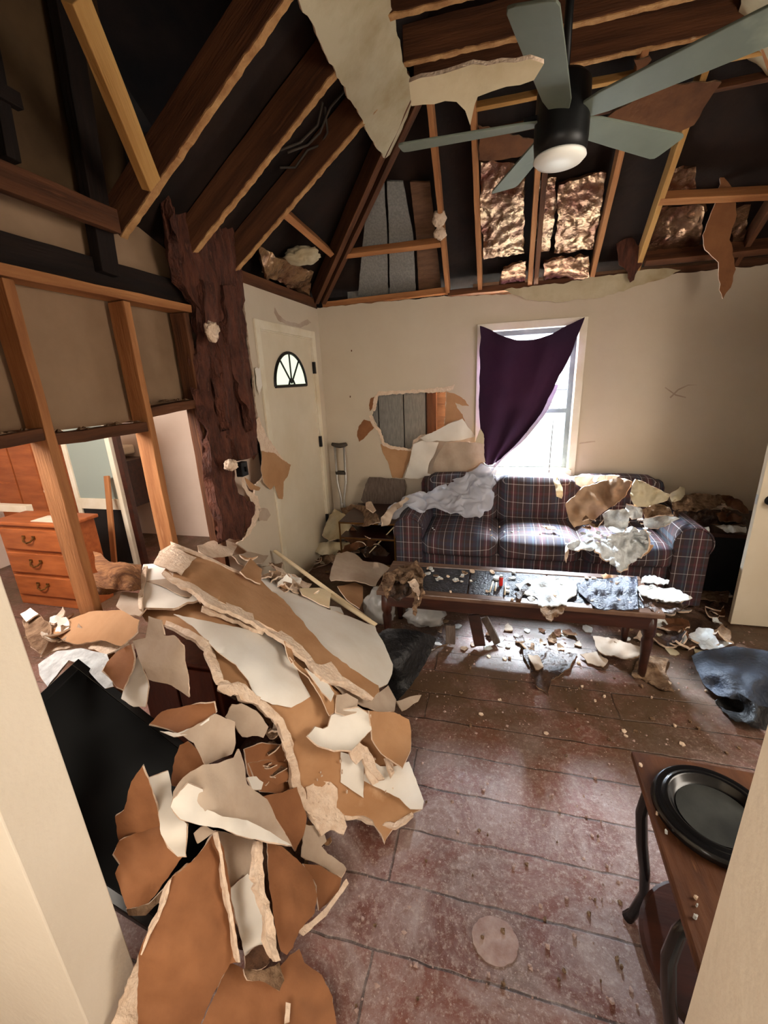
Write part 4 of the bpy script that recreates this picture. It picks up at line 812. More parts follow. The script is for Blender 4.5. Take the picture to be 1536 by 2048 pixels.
MB().lathe([(.013, .165), (.018, .17), (.018, .20), (.012, .215), (.012, .235)], (-3.28, 2.42, .73), 16).build('bottle_cap', 'cream_plastic', bt, smooth=True)
MB().box((-3.285, 2.37, .955), (-3.27, 2.43, .97)).build('pump_nozzle', 'cream_plastic', bt, bevel=.002)
tag(rbox('paper_sheet', (-3.45, 2.33, .7305), (-3.22, 2.47, .7345), 'cream_plastic', bevel=0), 'white paper lying on the dresser before the bottle', 'paper')
fa = MB().box((-3.80, 3.0, 0), (-3.75, 3.04, 1.5)).box((-3.30, 3.0, 0), (-3.25, 3.04, 1.5)).box((-3.75, 3.0, 1.45), (-3.30, 3.04, 1.5)).box((-3.75, 3.0, .62), (-3.30, 3.04, .72)).box((-3.75, 3.0, 0), (-3.30, 3.04, .08)).build('glazed_door', 'trim_paint', bevel=.003)
tag(fa, 'white framed door with frosted upper pane standing in the next room', 'door panel')
rbox('frosted_pane', (-3.75, 3.015, .72), (-3.30, 3.025, 1.45), 'frosted', fa, bevel=0); rbox('black_panel', (-3.75, 3.015, .08), (-3.30, 3.025, .62), 'black_plastic', fa, bevel=0)
timber('wood_post', (-3.19, 3.0, 0), (-3.19, 3.0, 1.6), .05, .05, (0, 1, 0), 'dark_wood', 'dark brown post standing right of the glazed door', 'post')
timber('wood_post', (-3.25, 2.72, 0), (-3.32, 2.95, .95), .055, .02, (0, 1, 0), 'wood', 'orange board leaning before the black lower panel', 'board')
wd = thing('wardrobe', 'orange brown wardrobe at the far left of the next room', 'wardrobe', (-4.4, 3.1, 0))
rbox('wardrobe_body', (-4.75, 3.0, 0), (-4.12, 3.5, 1.25), 'dresser_wood', wd); rbox('wardrobe_door', (-4.73, 2.975, .05), (-4.44, 3.0, 1.22), 'dresser_wood', wd); rbox('wardrobe_door', (-4.42, 2.975, .05), (-4.14, 3.0, 1.22), 'dresser_wood', wd)
tag(rbox('white_shelf', (-4.7, 2.60, .70), (-3.86, 2.66, .76), 'trim_paint'), 'long white rail behind the dresser top', 'shelf')
bk = thing('wall_basin', 'white wall shelf with a round roll in the next room', 'shelf', (-4.2, 3.8, 1.2))
rbox('basin_shelf', (-4.55, 3.7, .98), (-3.95, 3.96, 1.08), 'trim_paint', bk, bevel=.02); MB().tube([(-4.4, 3.82, 1.13), (-4.1, 3.82, 1.13)], .05, 20).build('paper_roll', 'trim_paint', bk, smooth=True)
rbox('brown_box', (-4.1, 3.6, .45), (-3.75, 3.9, .95), 'dark_wood', bk)
# ================================================================== TELEVISION, CABINET, BAGS
A3 = Vector((-1.44, .99, .74)); e1 = Vector((.594, .158, -.79)).normalized(); e2 = Vector((-.02, -.98, -.21)); e2 = (e2-e1*e2.dot(e1)).normalized(); nn = e1.cross(e2)
if nn.dot(Vector(CAM)-A3) < 0: nn = -nn
def tvbox(a0, a1, b0, b1, n0, n1): return [A3+e1*a+e2*b+nn*n for n in (n0, n1) for a, b in ((a0, b0), (a1, b0), (a1, b1), (a0, b1))]
BX = [(0, 3, 2, 1), (4, 5, 6, 7), (0, 1, 5, 4), (1, 2, 6, 5), (2, 3, 7, 6), (3, 0, 4, 7)]
tv = mk('television', tvbox(0, .86, 0, .46, -.05, 0), BX, 'black_plastic', bevel=.006); tag(tv, 'large black flat television tipped on its side behind the left jamb', 'television')
mk('screen', tvbox(.03, .83, .03, .43, 0, .0015), BX, 'screen_glass', tv)
bz = MB()
for a in (tvbox(0, .86, 0, .028, 0, .006), tvbox(0, .86, .432, .46, 0, .006), tvbox(0, .028, .028, .432, 0, .006), tvbox(.832, .86, .028, .432, 0, .006)): bz.add(a, BX)
bz.build('bezel', 'black_gloss', tv, bevel=.002)
cb = thing('wooden_cabinet', 'reddish brown wooden cabinet buried under the drywall heap', 'cabinet', (-1.36, 1.42, 0))
rbox('cabinet_body', (-1.57, 1.32, 0), (-1.14, 1.70, .50), 'cabinet_wood', cb); rbox('cabinet_top', (-1.585, 1.30, .50), (-1.125, 1.72, .52), 'cabinet_wood', cb); rbox('cabinet_door', (-1.55, 1.305, .04), (-1.36, 1.32, .48), 'cabinet_wood', cb); rbox('cabinet_door', (-1.35, 1.305, .04), (-1.16, 1.32, .48), 'cabinet_wood', cb)
def heap(name, pts, zk, ctrl, m, lb, cat, wav=.03, lift=0, amp=1.5):
    zf = rbf(ctrl, .005); return sheet(name, zz(zk, pts), m, m, zf=lambda x, y: max(.003, zf(x, y)), lift=lift, wav=wav, thick=.004, rim=m, label=lb, cat=cat, amp=amp, step=7, seg=6)
heap('trash_bag', [(990,690),(1060,650),(1150,655),(1240,665),(1325,690),(1362,715),(1330,800),(1290,880),(1250,950),(1190,1030),(1120,1110),(1080,1060),(1060,1000),(1085,930),(1090,880),(1050,790)], 'G', [(754,1268,.22),(777,1256,.24),(830,1262,.22),(872,1278,.10),(856,1330,.03),(835,1345,.02),(796,1402,.005),(776,1367,.05),(786,1329,.16),(820,1310,.20),(800,1345,.12),(770,1300,.22)], 'black_bag', 'black plastic trash bag between the drywall heap and the coffee table', 'trash bag', .02)
heap('blue_sheet_heap', [(1240,445),(1300,425),(1400,410),(1480,420),(1600,440),(1600,660),(1500,640),(1420,615),(1340,600),(1290,560),(1260,500)], 'H', [(1385,1310,.01),(1420,1290,.04),(1480,1300,.08),(1560,1310,.1),(1560,1420,.02),(1470,1400,.06),(1430,1350,.1),(1500,1350,.16),(1400,1370,.02)], 'blue_tarp', 'dark blue grey plastic heap on the floor at the right edge', 'plastic sheet', .035)
heap('black_plastic_heap', [(1335,620),(1380,600),(1440,600),(1500,640),(1600,660),(1600,740),(1520,735),(1460,710),(1400,690),(1360,660)], 'H', [(1430,1400,.02),(1480,1395,.08),(1560,1420,.08),(1560,1460,.01),(1500,1455,.03),(1450,1440,.02),(1500,1425,.09)], 'black_bag', 'crumpled shiny black plastic in front of the blue heap', 'plastic sheet', .05, amp=3)
p = onz((758, 1215), .12); t_ = lump('plastic_bag', (p[0], p[1], .12), (.11, .11, .13), 'clear_bag', amp=.2, freq=3, seed=15, sub=4, flat=.002); tag(t_, 'crumpled translucent plastic bag left of the coffee table leg', 'plastic bag')
p = onz((845, 1240), .08); t_ = lump('plastic_bag', (p[0], p[1]+.1, .07), (.14, .11, .08), 'clear_bag', amp=.25, freq=3, seed=31, sub=4, flat=.002); tag(t_, 'grey translucent bag under the left end of the coffee table', 'plastic bag')
# ================================================================== DRYWALL HEAP
hb = [(380,1130),(480,1150),(620,1190),(700,1250),(755,1340),(740,1420),(780,1520),(750,1590),(640,1600),(610,1640),(600,1780),(560,1900),(480,1900),(470,1700),(480,1600),(560,1560),(540,1450),(470,1400),(430,1300),(370,1220)]
V, T = plate(jag(hb, 4, 20), [], 16)
rb = slab('rubble_bed', [onz((x, y), max(.004, hz(x, y)-.05+.03*mn.fractal(Vector((x/30, y/30, 0)), 1, 2, 4))) for x, y in V], T, .03, ['rubble', 'rubble', 'rubble'] if 'rubble' in MATS else [mat('rubble', (96, 66, 46), (50, 34, 26), .95, 14, 9, 1, 30, c3=(170, 132, 100)) and 'rubble']*3)
tag(rb, 'bed of brown rubble under the torn drywall sheets', 'rubble', kind='stuff')
Hs = 'drywall_face'
def hs(pts, zk, face, lb, **k): return sheet('drywall_sheet', zz(zk, pts), face, label=lb, **k)
S1 = hs([(341,1084),(404,1109),(464,1137),(525,1163),(573,1206),(618,1260),(643,1288),(684,1323),(726,1352),(757,1371),(759,1383),(746,1399),(719,1383),(675,1361),(643,1358),(627,1329),(605,1298),(580,1279),(535,1253),(488,1228),(459,1212),(428,1199),(388,1171),(339,1157),(323,1147),(331,1137),(375,1127),(380,1110)], 'P', 'drywall_paper', 'long tan strip sheet running down the top of the heap', lift=.085, bend=.02)
torn([(326,1143),(345,1158),(385,1172),(410,1190),(430,1203),(480,1223),(535,1250),(580,1280),(608,1306),(630,1333),(650,1352),(685,1360),(715,1378),(746,1398)], 15, S1, .105)
sheet('torn_edge', zz('G', [(520,770),(600,870),(640,880),(700,860),(760,940),(800,985),(740,985),(640,970),(600,900),(540,830)]), 'gypsum', 'gypsum', lift=.1, parent=S1, amp=1, seg=6, step=8)
sheet('torn_edge', zz('F', [(843,80),(1000,142),(1150,212),(1300,276),(1298,284),(1148,222),(1000,152),(845,92)]), 'gypsum', 'gypsum', lift=.098, parent=S1, amp=.4, seg=6, step=8, wav=.003)
S2 = hs([(520,1150),(564,1167),(611,1190),(656,1218),(694,1231),(751,1253),(753,1262),(770,1291),(786,1329),(784,1348),(775,1368),(757,1376),(700,1350),(640,1300),(590,1250),(530,1195)], 'P', 'drywall_face', 'smooth white sheet sloping down on the right of the heap', lift=.055, amp=1, bend=.03, wav=.004)
S3 = hs([(279,1218),(347,1205),(404,1205),(484,1225),(545,1250),(600,1290),(640,1340),(680,1385),(700,1415),(742,1421),(800,1428),(815,1450),(815,1478),(812,1526),(830,1564),(846,1602),(842,1618),(827,1625),(805,1644),(789,1647),(780,1665),(770,1685),(757,1660),(745,1640),(726,1631),(694,1631),(650,1632),(611,1609),(595,1571),(586,1526),(573,1479),(561,1440),(519,1405),(472,1377),(436,1365),(428,1325),(416,1292),(375,1264),(331,1250),(290,1240)], 'P', 'drywall_paper', 'broad tan sheet curving down to the floor in the middle of the heap', lift=.03, bend=.01, step=16)
def patch(par, pts, zk, m, lift, **k): return sheet(k.pop('name', 'peeled_paint'), zz(zk, pts), m, m, lift=lift, parent=par, thick=k.pop('thick', .003), amp=k.pop('amp', 1.0), **k)
patch(S3, [(347,1228),(404,1240),(484,1256),(530,1266),(562,1286),(590,1326),(605,1365),(621,1393),(583,1415),(545,1409),(510,1393),(497,1361),(472,1329),(440,1307),(412,1280),(385,1252)], 'P', 'drywall_face', .048, bend=.006)
patch(S3, [(760,1430),(880,1460),(905,1500),(905,1720),(830,1670),(760,1620)], 'G', 'drywall_face', .045)
patch(S3, [(930,1470),(1010,1520),(1100,1520),(1190,1490),(1235,1600),(1285,1740),(1275,1790),(1200,1790),(1130,1720),(980,1650),(905,1610)], 'G', 'drywall_face', .05)
torn([(331,1245),(375,1264),(416,1290),(430,1330),(440,1365),(475,1380),(520,1402),(552,1435),(572,1475),(586,1526),(596,1571),(612,1610),(640,1640),(690,1655)], 17, S3, .05, seed=3)
torn([(436,1372),(460,1378),(475,1372),(500,1395),(520,1402)], 26, S3, .055, seed=9)
torn([(540,1425),(560,1440),(572,1470),(584,1510)], 18, S3, .058, seed=19)
torn([(650,1632),(694,1634),(726,1633),(760,1645),(790,1650),(825,1626)], 11, S3, .03, seed=4)
patch(S3, [(540,1650),(620,1610),(700,1620),(740,1660),(735,1780),(780,1830),(800,1900),(780,1950),(700,1920),(640,1960),(600,1880),(555,1800)], 'G', 'gypsum', .045, name='torn_edge', thick=.01, amp=2)
torn([(404,1213),(450,1225),(500,1245),(530,1262)], 12, S3, .07, seed=6)
S5 = hs([(550,1330),(600,1270),(650,1285),(680,1270),(700,1200),(780,1165),(870,1150),(950,1200),(955,1290),(890,1350),(830,1420),(720,1420),(620,1390)], 'G', 'drywall_face', 'white curled scoop of paper lying on the broad tan sheet', lift=.085, curl=.05, bend=-.01, thick=.006, amp=1)
S6 = hs([(940,1170),(1100,1180),(1190,1225),(1205,1300),(1200,1420),(1150,1530),(1080,1480),(1020,1440),(960,1350),(950,1250)], 'G', 'drywall_paper', 'orange tan curled flap at the right end of the heap', lift=.09, curl=.04, thick=.006, amp=1)
hs([(820,1400),(880,1370),(930,1400),(960,1450),(1010,1560),(1040,1600),(1000,1610),(950,1560),(900,1470),(860,1510),(830,1480)], 'G', 'gypsum', 'broken gypsum crumbs beside the white scoop', lift=.07, amp=3, cat='gypsum piece')
hs([(900,1490),(940,1480),(1000,1620),(960,1640),(920,1560)], 'G', 'gypsum', 'small gypsum sliver on the white patch below the flap', lift=.07, amp=3, cat='gypsum piece')
hs([(1040,1470),(1080,1460),(1100,1560),(1080,1590)], 'G', 'gypsum', 'narrow gypsum sliver under the orange flap tip', lift=.08, amp=2, cat='gypsum piece')
for (pts, m, lb, lf_) in [
 ([(440,830),(520,900),(600,940),(700,1010),(740,1080),(720,1180),(690,1200),(640,1090),(560,960),(470,880)], 'drywall_paper', 'brown paper curl wedged between the two long tan sheets', .085),
 ([(540,900),(620,960),(690,1010),(720,1060),(700,1110),(640,1050),(580,960)], 'drywall_face', 'pale paper strip wedged beside the brown curl', .095),
 ([(740,1070),(800,1060),(870,1100),(860,1180),(790,1200),(730,1180)], 'drywall_grey', 'grey brown scrap just above the white scoop', .09),
 ([(720,1010),(820,1020),(960,1090),(1060,1010),(1110,1100),(1100,1170),(1000,1180),(900,1140),(780,1070)], 'drywall_grey', 'shaded tan scrap under the lower tip of the long strip', .05),
 ([(400,730),(440,740),(470,850),(450,870),(420,800)], 'drywall_paper', 'short brown sliver standing between the long sheets', .1)]:
    hs(pts, 'G', m, lb, lift=lf_, curl=.02, thick=.005, amp=1.5)
S4 = hs([(710,195),(800,200),(880,240),(960,290),(1010,370),(930,380),(860,412),(770,410),(690,412),(695,330)], 'F', 'drywall_face', 'white folded sheet at the top left of the heap', lift=.06)
torn([(292,1130),(285,1165),(281,1200),(280,1218)], 9, S4, .075, seed=5)
torn([(340,1140),(370,1165),(395,1178),(408,1199)], 12, S4, .08, seed=15)
patch(S4, [(720,280),(840,260),(940,300),(1000,360),(900,350),(800,300)], 'F', 'drywall_grey', .066)
F_l = [([(655,575),(720,560),(735,450),(800,470),(815,550),(860,545),(910,600),(925,720),(937,855),(850,795),(735,765),(700,690)], 'drywall_grey', 'grey paper flap hanging in front of the wooden cabinet', dict(lift=.14, tilt=(0, -.05))),
 ([(245,520),(330,475),(440,430),(600,420),(690,470),(680,530),(600,600),(500,570),(380,590),(310,570)], 'drywall_paper', 'tan arched sheet just in front of the dresser', dict(lift=.06)),
 ([(215,560),(300,560),(380,585),(500,560),(620,560),(640,590),(530,640),(400,605),(280,620),(200,655)], 'gypsum', 'cream torn sheet edge under the tan arch', dict(lift=.03, amp=4)),
 ([(188,690),(280,625),(400,610),(530,640),(545,690),(560,800),(520,810),(470,760),(420,700),(340,670),(235,800),(195,740)], 'plaster_white', 'bluish white sheet behind the black television', dict(lift=.05, amp=1)),
 ([(530,680),(590,620),(650,590),(665,660),(650,730),(610,815),(575,800),(540,750),(510,720)], 'drywall_rust', 'rust brown curved paper left of the cabinet', dict(lift=.09, curl=.03)),
 ([(610,820),(660,720),(680,650),(720,740),(735,800),(720,900),(660,900),(600,860)], 'drywall_face', 'whitish creased paper between rust curl and cabinet', dict(lift=.07)),
 ([(740,985),(800,925),(920,895),(1060,880),(1070,930),(990,990),(880,1030),(800,1000)], 'drywall_rust', 'rust coloured leaf under the cabinet', dict(lift=.1, curl=.02)),
 ([(790,1020),(880,1030),(990,990),(1065,935),(1050,960),(930,1040),(860,1050)], 'drywall_face', 'pale rolled lip along the rust leaf', dict(lift=.115)),
 ([(890,1035),(980,985),(1070,935),(1165,975),(1168,1080),(1150,1135),(1020,1190),(960,1080)], 'drywall_grey', 'grey square of paper below the rust leaf', dict(lift=.12)),
 ([(1115,950),(1150,890),(1200,885),(1270,920),(1330,1000),(1305,1055),(1250,1045),(1200,1050),(1170,1000)], 'drywall_grey', 'pinkish grey rounded sheet under the torn white edge', dict(lift=.06, amp=3)),
 ([(850,1240),(865,1150),(890,1090),(930,1070),(975,1110),(1020,1190),(960,1230),(900,1300),(850,1290)], 'drywall_rust', 'rust brown pointed sheet beside the television corner', dict(lift=.1)),
 ([(1210,1110),(1300,1080),(1400,1090),(1440,1170),(1480,1290),(1380,1330),(1290,1320),(1230,1230)], 'drywall_rust', 'dark rust board with white specks inside the heap', dict(lift=.01)),
 ([(1225,1250),(1270,1245),(1305,1275),(1295,1310),(1250,1310)], 'drywall_face', 'small pale rounded scrap on the specked rust board', dict(lift=.05)),
 ([(600,330),(680,335),(740,390),(690,450),(640,445),(575,400)], 'drywall_grey', 'mauve grey rounded sheet below the rotten wood piece', dict(lift=.06)),
 ([(790,130),(850,95),(900,130),(975,160),(940,200),(900,245),(820,210),(760,190)], 'gypsum', 'cream torn piece over the upper end of the long strip', dict(lift=.10, amp=3)),
 ([(110,470),(180,430),(250,500),(240,560),(200,640),(150,600)], 'gypsum_dirty', 'crumpled dirty scrap at the far left against the jamb', dict(lift=.08, amp=3)),
 ([(100,440),(150,410),(190,440),(130,480)], 'drywall_face', 'little white scrap beside the dresser foot', dict(lift=.09)),
 ([(1190,230),(1240,165),(1300,220),(1290,290),(1220,260)], 'drywall_paper', 'orange rolled paper end above the long strip', dict(lift=.13, curl=.03)),
 ([(980,100),(1080,75),(1180,90),(1150,150),(1060,160),(985,130)], 'gypsum', 'pale torn heap end below the rotted strip', dict(lift=.06, amp=3)),
 ([(1150,150),(1230,130),(1330,150),(1300,190),(1200,200)], 'drywall_grey', 'dusty scrap beside the foot of the front door', dict(lift=.05, amp=3))]
for pts, m, lb, kw in F_l: hs(pts, 'F', m, lb, **{**dict(thick=.006, amp=1.5), **kw})
G_l = [([(270,260),(330,240),(380,330),(460,420),(500,430),(520,380),(440,330),(400,280),(330,250)], 'gypsum', 'twisted gypsum strip behind the smooth white sheet', dict(lift=.08, amp=3)),
 ([(500,400),(630,395),(700,430),(690,520),(600,480),(520,440)], 'lath_paint', 'cream rolled panel under the painted lath', dict(lift=.09, curl=.02)),
 ([(390,300),(470,310),(520,350),(580,370),(560,395),(480,390),(420,350)], 'gypsum', 'pink gypsum fragments under the painted lath', dict(lift=.09, amp=3)),
 ([(730,190),(800,165),(850,180),(900,225),(1030,245),(1075,270),(1010,330),(980,385),(850,350),(700,350),(690,330)], 'drywall_grey', 'grey tan sheet lying before the end table', dict(lift=.12, tilt=(0, -.06))),
 ([(740,385),(850,360),(900,385),(900,480),(880,525),(800,470)], 'drywall_paper', 'mottled brown sheet left of the translucent bag', dict(lift=.05)),
 ([(1110,1110),(1200,1080),(1270,1070),(1250,1110),(1150,1170)], 'drywall_grey', 'flat dusty scrap beside the tip of the black bag', dict(lift=.01)),
 ([(180,1500),(300,1480),(420,1500),(440,1600),(360,1640),(220,1600)], 'drywall_rust', 'flat rust board behind the white torn edge', dict(lift=.015)),
 ([(690,510),(760,520),(780,560),(700,540)], 'drywall_face', 'white scrap under the end of the cream rolled panel', dict(lift=.06))]
for pts, m, lb, kw in G_l: hs(pts, 'G', m, lb, **{**dict(thick=.006, amp=1.5), **kw})
I_l = [([(1060,290),(1130,275),(1200,250),(1240,370),(1225,450),(1195,510),(1150,430),(1090,340)], 'drywall_rust', 'rust sheet under the lower end of the torn white edge', dict(lift=.06)),
 ([(465,370),(500,345),(530,230),(575,165),(600,220),(625,300),(645,380),(660,400),(560,435),(480,470)], 'drywall_rust', 'pointed rust sheet standing before the television', dict(lift=.16, tilt=(0, -.12))),
 ([(480,470),(560,430),(660,400),(700,450),(750,520),(690,600),(600,720),(515,745),(490,680),(465,600),(485,560),(458,520)], 'drywall_rust', 'dark folded rust sheet low beside the left jamb', dict(lift=.1)),
 ([(595,215),(640,200),(680,185),(700,300),(720,370),(755,400),(750,530),(715,530),(680,490),(650,440),(640,340),(615,280)], 'drywall_face', 'narrow whitish sheet standing beside the pointed rust sheet', dict(lift=.15, curl=.03)),
 ([(510,745),(600,725),(690,640),(700,660),(640,720),(590,770),(520,770)], 'gypsum_dirty', 'thin dirty torn edge low in the dark beside the jamb', dict(lift=.04)),
 ([(740,212),(820,160),(880,155),(950,130),(965,95),(985,150),(1000,240),(1080,300),(1120,390),(1180,485),(1080,468),(1000,450),(880,410),(800,395),(740,380),(690,330),(700,270)], 'drywall_grey', 'large grey folded paper sheet in the lower heap', dict(lift=.17, bend=.03)),
 ([(700,300),(760,235),(820,260),(830,340),(900,370),(1000,385),(1090,430),(1180,488),(1000,455),(880,415),(790,400),(730,380),(690,330)], 'drywall_face', 'pale curled lip of the large grey folded sheet', dict(lift=.2, curl=.015)),
 ([(870,425),(1000,455),(1040,470),(1060,600),(1010,600),(960,640),(925,670),(905,520)], 'drywall_grey', 'mauve grey shaded paper under the large folded sheet', dict(lift=.05)),
 ([(1080,470),(1140,490),(1200,540),(1260,610),(1282,690),(1272,760),(1210,830),(1185,900),(1160,930),(1135,915),(1110,800),(1085,620)], 'drywall_rust', 'orange brown rounded sheet right of the gypsum strip', dict(lift=.09, bend=.03)),
 ([(1000,600),(1040,640),(1062,690),(1080,780),(1095,890),(1050,900),(990,935),(965,820),(928,665)], 'drywall_face', 'white paper visible between the two rust sheets', dict(lift=.07)),
 ([(990,935),(1050,890),(1095,890),(1090,960),(1040,990),(990,985)], 'rubble', 'dark crumbling hole below the white paper', dict(lift=.08, amp=4)),
 ([(1230,400),(1290,410),(1320,470),(1300,490),(1400,580),(1380,615),(1300,570),(1220,530)], 'drywall_grey', 'dusty torn tan paper at the floor edge of the heap', dict(lift=.03, amp=3)),
 ([(1225,560),(1300,570),(1380,620),(1370,670),(1290,750),(1280,650)], 'drywall_rust', 'brown paper flap with pale torn rim on the floor', dict(lift=.03)),
 ([(1200,830),(1250,800),(1330,720),(1400,620),(1410,640),(1320,770),(1255,830),(1230,850)], 'gypsum', 'pale torn rim lying along the floor boards', dict(lift=.05)),
 ([(800,1235),(930,960),(980,985),(1110,1010),(1170,930),(1210,905),(1230,960),(1300,1010),(1345,1100),(1360,1235)], 'drywall_rust', 'brown sheet at the bottom edge of the picture', dict(lift=.03)),
 ([(985,985),(1070,990),(1130,960),(1150,1030),(1130,1075),(1070,1040),(1000,1030)], 'gypsum_dirty', 'dusty gypsum flap below the dark hole', dict(lift=.06, amp=3)),
 ([(1155,1120),(1175,1125),(1170,1200),(1150,1205)], 'gypsum', 'small white chip on the bottom brown sheet', dict(lift=.045)),
 ([(870,430),(905,500),(925,620),(945,760),(970,960),(930,965),(860,1090),(800,1235),(555,1235),(558,1050),(560,930),(590,850),(640,780),(660,700),(690,620),(780,550)], 'drywall_rust', 'big orange brown board at the lower left of the heap', dict(lift=.12, thick=.011, bend=.02)),
 ([(440,1235),(480,1120),(560,930),(575,960),(560,1100),(556,1235)], 'gypsum', 'white crumbling edge at the bottom beside the left jamb', dict(lift=.07, amp=4)),
 ([(785,440),(830,405),(870,430),(800,480)], 'drywall_grey', 'small grey scrap below the pale curled lip', dict(lift=.15))]
LO = {}
for pts, m, lb, kw in I_l: LO[lb] = hs(pts, 'I', m, lb, **{**dict(thick=.006, amp=1.5), **kw})
big = LO['big orange brown board at the lower left of the heap']
torn(zz('I', [(878,432),(895,540),(920,690),(945,830),(968,960)]), 7, big, .15, seed=31)
torn(zz('I', [(690,625),(670,700),(640,780),(600,850),(570,930)]), 6, big, .14, seed=32)
g_ = torn(zz('I', [(1050,470),(1045,560),(1060,680),(1090,780),(1100,880),(1125,955)]), 18, None, .16, seed=33, name='gypsum_strip'); tag(g_, 'long pale gypsum strip lying between the rust sheets', 'gypsum piece')
# painted laths
a = onz((550, 1104), .46); b = onz((742, 1245), .16); timber('painted_lath', tuple(a), tuple(b), .028, .014, (0, 0, 1), 'lath_paint', 'cream painted lath lying across the right of the heap', 'lath', ends=.01)
a = onz((655, 1190), .27); b = onz((752, 1252), .19); timber('painted_lath', tuple(a), tuple(b), .03, .012, (0, 0, 1), 'lath_paint', 'short cream lath resting on the smooth white sheet', 'lath', ends=.01)
a = onz((812, 1030), .55); b = onz((738, 1108), .16); timber('painted_lath', tuple(a), tuple(b), .014, .01, (0, 0, 1), 'lath_paint', 'thin pale stick leaning on the left end table', 'stick')
# rotten wood piece by the stud
rw = [(460,130),(500,140),(540,180),(620,185),(700,195),(700,320),(640,325),(580,322),(480,300),(400,285),(430,250),(485,235),(470,190)]
t_ = hs(rw, 'F', 'rotten_tan', 'rotten brown wood piece beside the foot of the first stud', lift=.10, amp=3, wav=.03, thick=.03, cat='rotten wood', rim='rotten_tan') if mat('rotten_tan', (150, 104, 66), (96, 60, 38), .9, 9, 9, 1, 20, c3=(186, 146, 108), stretch=(1, 4, 4)) else None
# ================================================================== SOFA AND TABLE DEBRIS
SOF = rbf([(850,1060,.47),(1130,1065,.47),(1300,1070,.47),(990,960,.84),(1150,957,.84),(1260,965,.84),(990,1040,.50),(1200,1040,.52),(1330,1000,.66),(1130,1000,.68),(1206,1000,.68),(1330,1050,.60),(1240,1140,.30),(1150,1100,.42),(1270,1115,.36),(1200,1110,.40)], .005)
def so_(pts, zk, m, lb, lift=.03, **k): return sheet(k.pop('name', 'drywall_sheet'), zz(zk, pts), m, k.pop('back', 'drywall_paper'), zf=SOF, lift=lift, label=lb, **{**dict(thick=.006, amp=1.6, step=6, seg=5, fq=16, wav=.012), **k})
so_([(560,985),(600,950),(650,900),(720,880),(800,858),(845,862),(880,880),(850,940),(800,985),(740,1025),(700,1060),(655,1085),(600,1100),(575,1060)], 'E', 'cloth_brown', 'brown cream creased cloth thrown over the sofa back', .07, name='draped_cloth', cat='cloth', wav=.022, fq=30, back='cloth_brown', rim='cloth_brown')
so_([(868,940),(880,900),(897,865),(960,890),(1010,915),(1062,940),(1050,965),(1000,985),(950,1000),(890,1000)], 'E', 'drywall_tan' if 'drywall_tan' in MATS else 'drywall_stain', 'tan triangular drywall piece on the sofa back at the right', .09, amp=.8)
so_([(735,1035),(770,1015),(850,1010),(870,1040),(860,1085),(830,1130),(790,1125),(745,1090)], 'E', 'plaster_white', 'white plaster chunk upright on the sofa seat', .10, name='plaster_piece', cat='plaster piece')
so_([(850,985),(930,1010),(925,1050),(880,1060),(845,1030)], 'E', 'plaster_white', 'pale plaster piece under the tan triangle', .09, name='plaster_piece', cat='plaster piece')
so_([(930,1060),(1010,1040),(1080,1045),(1110,1055),(1060,1080),(1000,1105),(940,1100)], 'E', 'plaster_white', 'flat white plaster slab before the right arm of the sofa', .08, name='plaster_piece', cat='plaster piece')
so_([(930,1010),(1000,985),(1060,1000),(1080,1040),(1010,1040),(940,1055)], 'E', 'gypsum_dirty', 'dark dirty plaster slab behind the white slab', .09, name='plaster_piece', cat='plaster piece')
pw = so_([(555,1172),(620,1160),(700,1168),(740,1160),(800,1130),(860,1100),(920,1110),(965,1130),(960,1180),(930,1230),(900,1260),(860,1280),(830,1312),(800,1290),(770,1255),(730,1240),(700,1200),(660,1210),(630,1200),(600,1210),(565,1195)], 'E', 'plaster_white', 'bright white plaster spilling over the front of the sofa seat', .085, name='plaster_piece', cat='plaster piece', amp=5, wav=.018, thick=.012)
so_([(560,1185),(575,1180),(570,1240),(562,1270),(555,1240)], 'E', 'gypsum', 'narrow gypsum icicle on the sofa seat front', .05, name='plaster_piece', cat='plaster piece')
so_([(905,1210),(950,1180),(985,1185),(960,1220),(915,1240)], 'E', 'drywall_paper', 'tan scrap hanging off the right of the bright plaster', .06)
so_([(440,1090),(500,1092),(515,1105),(470,1108)], 'E', 'gypsum', 'cream scrap on the middle seat cushion', .03, name='plaster_piece', cat='plaster piece')
so_([(600,850),(700,848),(820,850),(800,862),(700,880),(640,905),(610,890)], 'E', 'drywall_face', 'cream paper along the top of the sofa back', .03)
so_([(500,860),(520,855),(545,920),(540,960),(515,950),(508,900)], 'E', 'drywall_stain', 'narrow cream strip hanging over the sofa back', .03)
